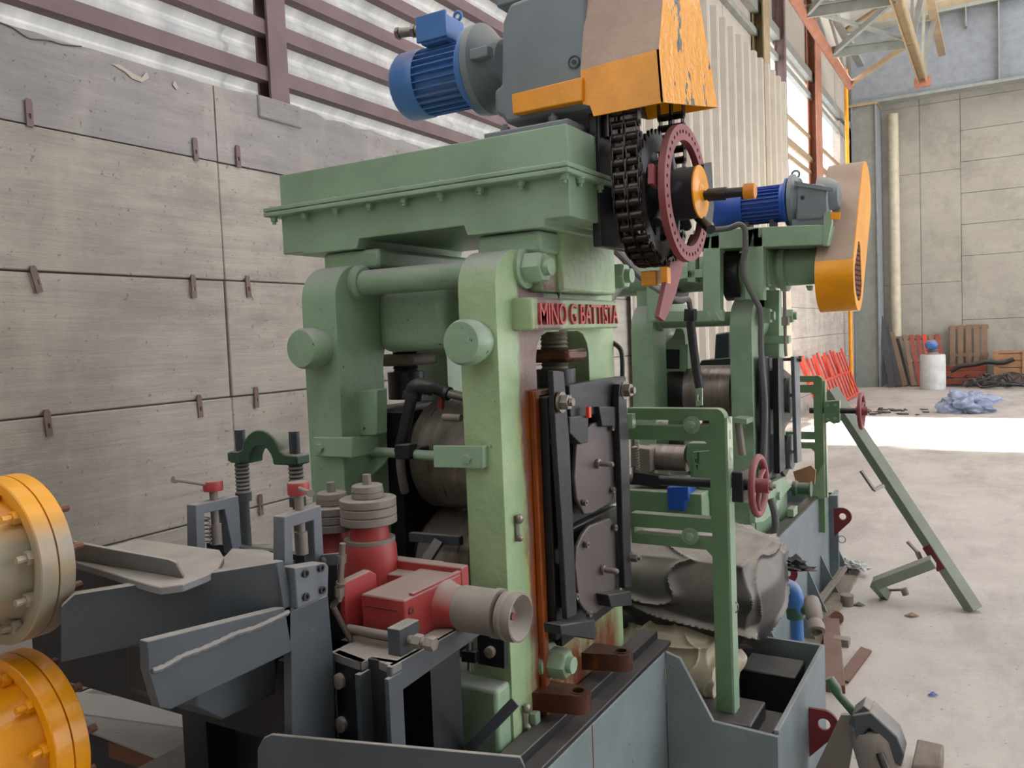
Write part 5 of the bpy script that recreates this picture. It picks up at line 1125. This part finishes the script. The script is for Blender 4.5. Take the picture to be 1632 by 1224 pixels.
# trays
zt_ = 1.250
tr_ = thing('dusty_tray', (-1.4, 1.05, 1.22), 'dusty flat grey tray with a raised fin and rounded corner on the guide table', 'tray')
z = lambda px, py, zz=zt_: P(px, py, 'z', zz)
put('tray_plate', MB().prism([z(100, 889), z(232, 930), z(255, 936), z(292, 931), z(330, 916), z(348, 905), z(357, 888), z(350, 876), z(215, 858), z(195, 866)], (0, 0, -.014)), 'tray', tr_, bevel=.002)
f0, f1 = z(100, 890), z(293, 922); f2, f3 = z(285, 886, zt_), None
put('fin', MB().prism([f0, f1, f1+V((-.004, -.01, .030)), f1+V((-.012, -.02, .037)), f0+V((0, 0, .037))], (-.010, .010, 0)), 'tray', tr_, bevel=.002)
put('second_plate', MB().prism([z(357, 888, 1.215), z(345, 912, 1.215), z(430, 902, 1.215), z(470, 893, 1.215), z(420, 876, 1.215), z(370, 874, 1.215)], (0, 0, -.012)), 'tray', tr_)
# frame under the table
sb = thing('table_understructure', (-1.4, 1.1, 0), 'dark welded beams and legs under the entry guide table', 'support')
put('cross_beam', B(-2.0, -1.44, 1.05, 1.12, 1.09, 1.205), 'black', sb, bevel=.003)
put('side_beam', B(-1.46, -1.43, .95, 1.3, 1.12, 1.2), 'black', sb)
put('leg', B(-1.24, -1.17, 1.16, 1.30, .44, 1.03), 'black', sb); put('leg', B(-1.62, -1.54, 1.22, 1.30, 0, 1.12), 'black', sb)
put('block', MB().prism([g(314, 1050, -1.25), g(400, 1010, -1.25), g(440, 1030, -1.25), g(440, 1105, -1.25), g(355, 1148, -1.25), g(314, 1128, -1.25)], (-.2, 0, 0)), 'dark', sb, bevel=.004)
put('dark_panel', B(-1.6, -1.2, 1.30, 1.32, .5, 1.2), 'black', sb); put('apron_beam', B(-2.15, -1.2, 1.19, 1.22, .84, 1.06), 'black', sb)
# pale sheets on the floor at lower left
zs = .52
ps = thing('sheet_metal_pile', (-1.6, .9, 0), 'pile of pale bent metal sheets lying low under the guide table', 'sheets')
def sheet(pts, zz, mt='sheet', par=ps, th=.006):
    return put('sheet', MB().prism([P(px, py, 'z', zz+dz) for px, py, dz in pts], (0, 0, -th)), mt, par)
sheet([(90, 1100, .02), (300, 1120, 0), (480, 1146, 0), (490, 1180, -.02), (300, 1160, -.02), (90, 1132, -.02)], .60)
sheet([(90, 1128, 0), (300, 1150, 0), (500, 1180, 0), (430, 1260, -.05), (270, 1215, -.05), (160, 1172, -.05), (90, 1148, -.03)], .52)
put('pile_core', MB().prism([P(px, py, 'z', .48) for px, py in ((95, 1150), (300, 1190), (420, 1270), (500, 1180), (300, 1150), (95, 1125))], (0, 0, -.48)), 'black', ps)
put('rust_bar', MB().bar(P(135, 1172, 'z', .42), P(330, 1232, 'z', .42), .06, .05), 'rust', ps)
# front plate at the bottom edge
zf = .93
A_, B_ = P(432, 1171, 'z', zf), P(822, 1203, 'z', zf)
dn = V((0, 0, -.35)); d_ = (B_-A_); n_ = V((0, 0, 1)).cross(d_).normalized()
fp = single('front_guard_plate', MB().prism([A_+d_*.0, A_-d_*.035+V((0, 0, -.008)), A_-d_*.065+V((0, 0, -.03)), A_-d_*.11+dn, B_+d_*.06+dn, B_+d_*.03+V((0, 0, -.02)), B_+d_*.015+V((0, 0, -.004))], n_*.008), 'dark', 'long dark grey guard plate with rounded corners along the bottom edge', 'plate', A_+dn, bevel=.0015)
put('stay', MB().bar(A_+d_*.3+n_*.02+V((0, 0, -.2)), V(((A_+d_*.3+n_*.02).x, (A_+d_*.3+n_*.02).y, 0)), .04, .02, (1, 0, 0)), 'black', fp)
put('stay', MB().bar(A_+d_*.8+n_*.02+V((0, 0, -.2)), V(((A_+d_*.8+n_*.02).x, (A_+d_*.8+n_*.02).y, 0)), .04, .02, (1, 0, 0)), 'black', fp)
# ================================================================ RED ROLLER UNIT
PZ = 1.03
pf = thing('unit_platform', (-1.3, 1.45, .44), 'dark steel bracket platform with dusty top carrying the red roller unit', 'platform')
q = lambda px, py, zz=PZ: P(px, py, 'z', zz)
top = [q(470, 1000), q(530, 1040), q(575, 1056), q(592, 1048), q(625, 1062), q(780, 976), q(700, 960), q(520, 965)]
put('top_plate', MB().prism(top, (0, 0, -.018)), 'tray', pf, bevel=.002)
e0, e1 = q(623, 1063), q(778, 978)
put('edge_beam', MB().prism([e0, e1, e1-V((0, 0, .035)), e0-V((0, 0, .06))], (-.012, 0, 0)), 'dark', pf, bevel=.002)
k0, k1, k2 = q(533, 1040), q(575, 1056), q(622, 1063)
put('front_panel', MB().prism([k0, k1, k1-ZZ*.45, k0-ZZ*.45], (0, .015, 0)), 'black', pf)
put('front_panel', MB().prism([k1+V((.0, .02, 0)), k2+V((0, .02, 0)), k2+V((0, .02, -.45)), k1+V((0, .02, -.45))], (0, .012, 0)), 'black', pf)
put('flange_edge', MB().box(k1.x-.006, k1.x+.006, k1.y-.012, k1.y+.03, .55, PZ-.02), 'dark', pf); put('flange_edge', MB().box(k2.x-.006, k2.x+.004, k2.y-.012, k2.y+.03, .55, PZ-.02), 'dark', pf)
for px, py in ((545, 1083), (548, 1152)):
    p = P(px, py, 'y', k0.y-.001); put('bolt', MB().lathe(p, -YY, [(.015, 0), (.015, .014), (.012, .016)], 20), 'dusty', pf, bevel=0)
p = P(582, 1073, 'y', k1.y+.018); put('grease_nipple', MB().ball(p, .004), 'steel', pf)
put('post', B(-1.45, -1.12, 1.5, 1.62, .62, PZ-.018), 'black', pf)
ru = thing('roller_unit', (-1.15, 1.43, PZ), 'dusty red edging roller unit body with turret and nozzle in front of the near mill', 'roller unit')
RB = (-1.165, -1.05, 1.33, 1.54)
put('body', B(RB[0], RB[1], RB[2], RB[3], PZ, 1.124), 'red', ru, bevel=.004)
put('lid_rim', B(RB[0]-.08, RB[1], RB[3], RB[3]+.03, 1.06, 1.136), 'red', ru, bevel=.003); put('lid_rim', B(RB[1]-.012, RB[1]+.0, RB[2]+.03, RB[3], 1.124, 1.13), 'red', ru, bevel=.002)
put('lid_groove', B(RB[0]+.01, RB[1]-.02, RB[2]-.0015, RB[2], 1.098, 1.101), 'redlug', ru)
s0 = P(549, 928, 'x', -1.185); s1_ = P(600, 912, 'x', -1.185); s2_ = P(549, 1010, 'x', -1.185)
put('side_flange', MB().prism([(-1.185, s0.y-.0, s0.z), (-1.185, s1_.y-.02, s0.z+.003), (-1.185, s1_.y, s0.z-.01), (-1.185, s1_.y, PZ+.01), (-1.185, s0.y+.015, PZ+.005), (-1.185, s0.y, PZ+.02)], (-.022, 0, 0)), 'red', ru, bevel=.003)
tc = P(590, 870, 'z', 1.17)
put('turret', MB().lathe((tc.x, tc.y, 1.06), ZZ, [(.068, 0), (.064, .06), (.062, .11), (.058, .125), (.046, .13), (.044, .165)], 36), 'red', ru)
put('turret_ring', MB().ring((tc.x, tc.y, 1.182), ZZ, .060, .045, .008, 36), 'dusty', ru)
put('rear_body', B(-1.50, RB[0], 1.50, 1.64, PZ, 1.115), 'red', ru, bevel=.004)
nc = P(705, 950, 'x', RB[1]); ny, nz_ = 1.475, 1.07
put('nozzle', MB().lathe((RB[1]-.005, ny, nz_), XX, [(.058, 0), (.051, .012), (.046, .03), (.046, .05), (.049, .051), (.049, .132), (.052, .134), (.052, .146), (.04, .148)], 40), 'dusty', ru)
put('nozzle_collar', MB().lathe((RB[1]-.005, ny, nz_), XX, [(.0585, .001), (.0515, .013), (.0465, .031), (.0465, .045)], 40), 'red', ru)
put('hand_cup', MB().lathe((RB[1]+.15, ny, nz_-.002), XX, [(.032, -.01), (.050, 0), (.052, .010), (.049, .016), (.052, .022), (.051, .038), (.047, .039), (.022, .012), (0, .011)], 40), 'dusty', ru)
put('cup_screw', MB().lathe((RB[1]+.161, ny, nz_-.002), XX, [(.008, 0), (.008, .01)], 12), 'rust', ru)
for px, py in ((655, 973), (732, 937)): p = P(px, py, 'x', RB[1]+.001); put('side_screw', MB().ring(p, XX, .008, .0045, .002, 16).lathe(p, XX, [(.0045, 0), (.0045, .0008)], 12), 'redlug', ru)
# roller stacks resting on the unit
def stack(c, z0, label, ped):
    t = thing('roller_stack', (c[0], c[1], z0), label, 'roller'); 
    put('spindle', MB().cyl((c[0], c[1], z0-.0), (c[0], c[1], z0+.115), .01, 16), 'dusty', t)
    for i in range(3): put('disc', MB().lathe((c[0], c[1], z0+.0205*i), ZZ, [(.064, 0), (.0665, .0015), (.0665, .0175), (.064, .019)], 44), 'dusty', t)
    put('cap_disc', MB().lathe((c[0], c[1], z0+.062), ZZ, [(.038, 0), (.038, .012), (.036, .0125), (.036, .0135), (.038, .014), (.036, .027), (.033, .029)], 36), 'dusty', t)
    put('nut', MB().lathe((c[0], c[1], z0+.09), ZZ, [(.0105, 0), (.0105, .014), (.009, .0155)], 16), 'dusty', t)
stack((tc.x, tc.y), 1.226, 'nearer stack of three dusty steel roller discs on the red turret', None)
c2_ = P(513, 845, 'z', 1.20); c2_.y += .04
put('rear_turret', MB().lathe((c2_.x, c2_.y, 1.03), ZZ, [(.06, 0), (.056, .08), (.04, .12), (.038, .165)], 32), 'red', ru)
stack((c2_.x, c2_.y), 1.196, 'further stack of dusty roller discs behind the near clamp frame', None)
# adjusting screw
asx = thing('adjusting_screw', (-1.12, 1.33, PZ), 'dusty threaded adjusting screw with two nuts through a dark block on the platform', 'screw')
r0, r1b = P(555, 998, 'y', 1.305), P(700, 1026, 'y', 1.305); zz = (P(600, 1010, 'y', 1.305).z)
put('rod', MB().cyl((r0.x, 1.305, zz), (P(690, 1020, 'y', 1.305).x, 1.305, zz), .0095, 16), 'dusty', asx)
bx0, bx1 = P(620, 1020, 'y', 1.28).x, P(640, 1020, 'y', 1.28).x
put('block', B(bx0, bx1, 1.275, 1.34, PZ, zz+.03), 'dark', asx, bevel=.002)
xa_ = P(660, 1025, 'y', 1.305).x
for i in range(2): put('nut', MB().lathe((xa_+.030*i, 1.305, zz), XX, [(.013, 0), (.015, .003), (.015, .018), (.013, .021)], 6), 'dusty', asx)
# upright lubrication pipe
lp = thing('lubrication_pipe', P(541, 955, 'y', 1.25), 'small upright steel oil pipe with fittings left of the red turret', 'pipe')
l = lambda px, py: P(px, py, 'y', 1.25)
put('pipe', MB().cyl(l(541, 955), l(546, 866), .0065, 12), 'steel', lp)
for a_, b_ in (((541, 950), (541, 935)), ((542, 932), (543, 928)), ((544, 897), (544, 884))): put('fitting', MB().cyl(l(*a_), l(*b_), .0105, 8), 'steel', lp)
put('arm', MB().bar(l(508, 893), l(544, 890), .01, .022), 'gframe', lp); put('wing_screw', MB().ball(l(518, 893), .010), 'steel', lp)
put('base_elbow', MB().cyl(l(541, 955), l(530, 965), .006, 8).cyl(l(530, 965), V((l(530, 965).x, 1.3, PZ)), .006, 8), 'steel', lp)
# stand foot details
hs = thing('foot_clamp', P(748, 1068, 'y', 1.70), 'small steel screw clamp standing on the green foot step', 'clamp')
y_ = 1.70
put('block', MB().prism([P(*q, 'y', y_) for q in ((735, 1037), (758, 1040), (758, 1058), (735, 1055))], (0, .03, 0)), 'black', hs, bevel=.002)
put('screw', MB().cyl(P(748, 1036, 'y', y_+.01), P(748, 1068, 'y', y_+.01), .006, 10).cyl(P(748, 1037, 'y', y_+.01), P(748, 1022, 'y', y_+.01), .009, 12), 'steel', hs)
bpn = thing('black_bracket_plate', P(780, 1066, 'y', 1.71), 'black bracket plate with one bolt under the nozzle', 'plate')
put('plate', MB().prism([P(*q, 'y', 1.715) for q in ((760, 1000), (803, 1000), (804, 1066), (762, 1058))], (0, .02, 0)), 'black', bpn); put('bolt', MB().lathe(P(783, 1038, 'y', 1.714), -YY, [(.014, 0), (.014, .012), (.011, .014)], 18), 'dusty', bpn)
single('stay_bar', MB().bar(P(746, 1196, 'y', 1.62), P(822, 1118, 'y', 1.62), .006, .026, (0, 0, 1)), 'gframe', 'short grey stay bar rising to the foot of the near green post', 'bar', P(746, 1196, 'y', 1.62), bevel=.002)
# ================================================================ CLAMP STAND BY THE WALL
cs_ = thing('arch_clamp_stand', (-2.585, 2.3, 0), 'dark threaded posts with green arched clamp standing against the concrete wall', 'clamp stand')
X0_ = -2.60; Yc = 2.25; x1_ = P(383, 700, 'y', Yc).x; x2_ = P(469, 700, 'y', Yc).x
zt1_ = P(383, 685, 'y', Yc).z; za_ = P(383, 727, 'y', Yc).z
for xx in (x1_, x2_):
    put('post', MB().cyl((xx, Yc, .86 if xx == x1_ else .3), (xx, Yc, zt1_), .020, 20), 'dark', cs_)
    put('thread', MB().lathe((xx, Yc, za_-.14), ZZ, [(.024 if i % 2 else .029, .0075*i) for i in range(17)], 20), 'dark', cs_)
    put('nut', MB().cyl((xx, Yc, za_-.175), (xx, Yc, za_-.14), .031, 20), 'dark', cs_)
m = MB(); cxm = (x1_+x2_)/2; R1, R2 = .105, .062
pts = [(x1_-.04, za_+.018), (x1_+.02, za_+.022)]+[(cxm+R1*math.cos(a), za_+.0+R1*math.sin(a)*1.05) for a in [math.pi-.3-(math.pi-.6)*i/12 for i in range(13)]]+[(x2_-.02, za_+.022), (x2_+.04, za_+.018), (x2_+.04, za_-.018), (cxm+R2, za_-.02)]+[(cxm+R2*math.cos(a), za_-.02+R2*math.sin(a)*1.1) for a in [math.pi*i/10 for i in range(1, 10)]]+[(cxm-R2, za_-.02), (x1_-.04, za_-.018)]
m.prism([(a, Yc-.035, b) for a, b in pts], (0, .07, 0)); put('arched_clamp', m, 'dkgreen', cs_, bevel=.006)
put('boss', MB().cyl((x1_, Yc, za_-.02), (x1_, Yc, za_+.02), .042, 24), 'dkgreen', cs_)
gbz = P(385, 872, 'y', Yc).z
put('base_casting', MB().prism([(x1_-.03, Yc-.05, gbz), (x1_+.10, Yc-.05, gbz+.015), (x1_+.16, Yc-.05, gbz-.04), (x1_+.17, Yc-.05, gbz-.07), (x1_+.08, Yc-.05, gbz-.05), (x1_-.03, Yc-.05, gbz-.04)], (0, .1, 0)), 'dkgreen', cs_, bevel=.005)
put('pedestal', B(x1_-.06, x2_+.06, Yc-.12, Yc+.12, 0, gbz-.05), 'dark', cs_)
# ================================================================ groups of like things
for nm, gr in (('clamp_frame', 'red capped clamp frames on the guide table'), ('flange_coupling', 'yellow flange couplings at the left edge'), ('handwheel', 'red handwheels on the green frames'),
               ('roller_stack', 'stacks of dusty roller discs'), ('mill_stand', 'green rolling mill stands'), ('mill_bed', 'blue-grey plate bases of the mills'), ('support_frame', 'green slotted frames beside the mills'),
               ('electric_motor', 'blue finned motors on the mills'), ('gear_reducer', 'grey gear reducers on the mills'), ('bearing_chock', 'black bearing chocks of the mills'), ('pressure_screw', 'pressure screws of the near mill'),
               ('hook_lug', 'oily hook lugs at the foot of the near mill'), ('wooden_pallet', 'wooden pallets by the far wall'), ('rubber_hose', 'grey rubber hoses between the mills')):
    for o in bpy.data.objects:
        if o.get('label') and o.get('category') and (o.name == nm or o.name.startswith(nm+'.')): o['group'] = gr
for o in bpy.data.objects:
    if o.type == 'EMPTY' and 'wl' in o: del o['wl']
# small fittings belong to the part they sit on
for tn, pn, sn in (('electric_motor', 'terminal_box', 'box_lid'), ('electric_motor', 'terminal_box', 'cable_gland'), ('gear_case', 'flange', 'bolt'), ('gear_case', 'flange', 'bolt_head'),
                   ('gear_reducer', 'plug', 'plug_centre'), ('entry_guide_table', 'cap_block', 'cap_screw'), ('clamp_frame', 'cap', 'tommy_bar'), ('handwheel', 'hub', 'nut'),
                   ('bearing_chock', 'cover_plate', 'stud'), ('bearing_chock', 'cover_plate', 'cap_screw'), ('flange_coupling', 'front_flange', 'bolt'), ('flange_coupling', 'rear_flange', 'rear_bolt'),
                   ('cross_rod', 'left_bracket', 'bolt'), ('mill_stand', 'tie_rod', 'rod_nut'), ('mill_stand', 'name_block', 'lettering'), ('mill_stand', 'name_block', 'greaser'),
                   ('adjusting_screw', 'rod', 'nut'), ('roller_unit', 'body', 'side_screw'), ('roller_unit', 'hand_cup', 'cup_screw'), ('belt_guard', 'front_plate', 'wire_mesh'), ('chain_sprocket', 'hub', 'hub_face')):
    for t in [o for o in bpy.data.objects if not o.parent and o.name.split('.')[0] == tn]:
        ps = [c for c in t.children if c.name.split('.')[0] == pn and c.location.length < 1e-6]
        if not ps: continue
        def mid(o): return o.location+sum((V(b) for b in o.bound_box), V())/8
        for c in [c for c in t.children if c.name.split('.')[0] == sn]: c.parent = min(ps, key=lambda p_: (mid(p_)-mid(c)).length)
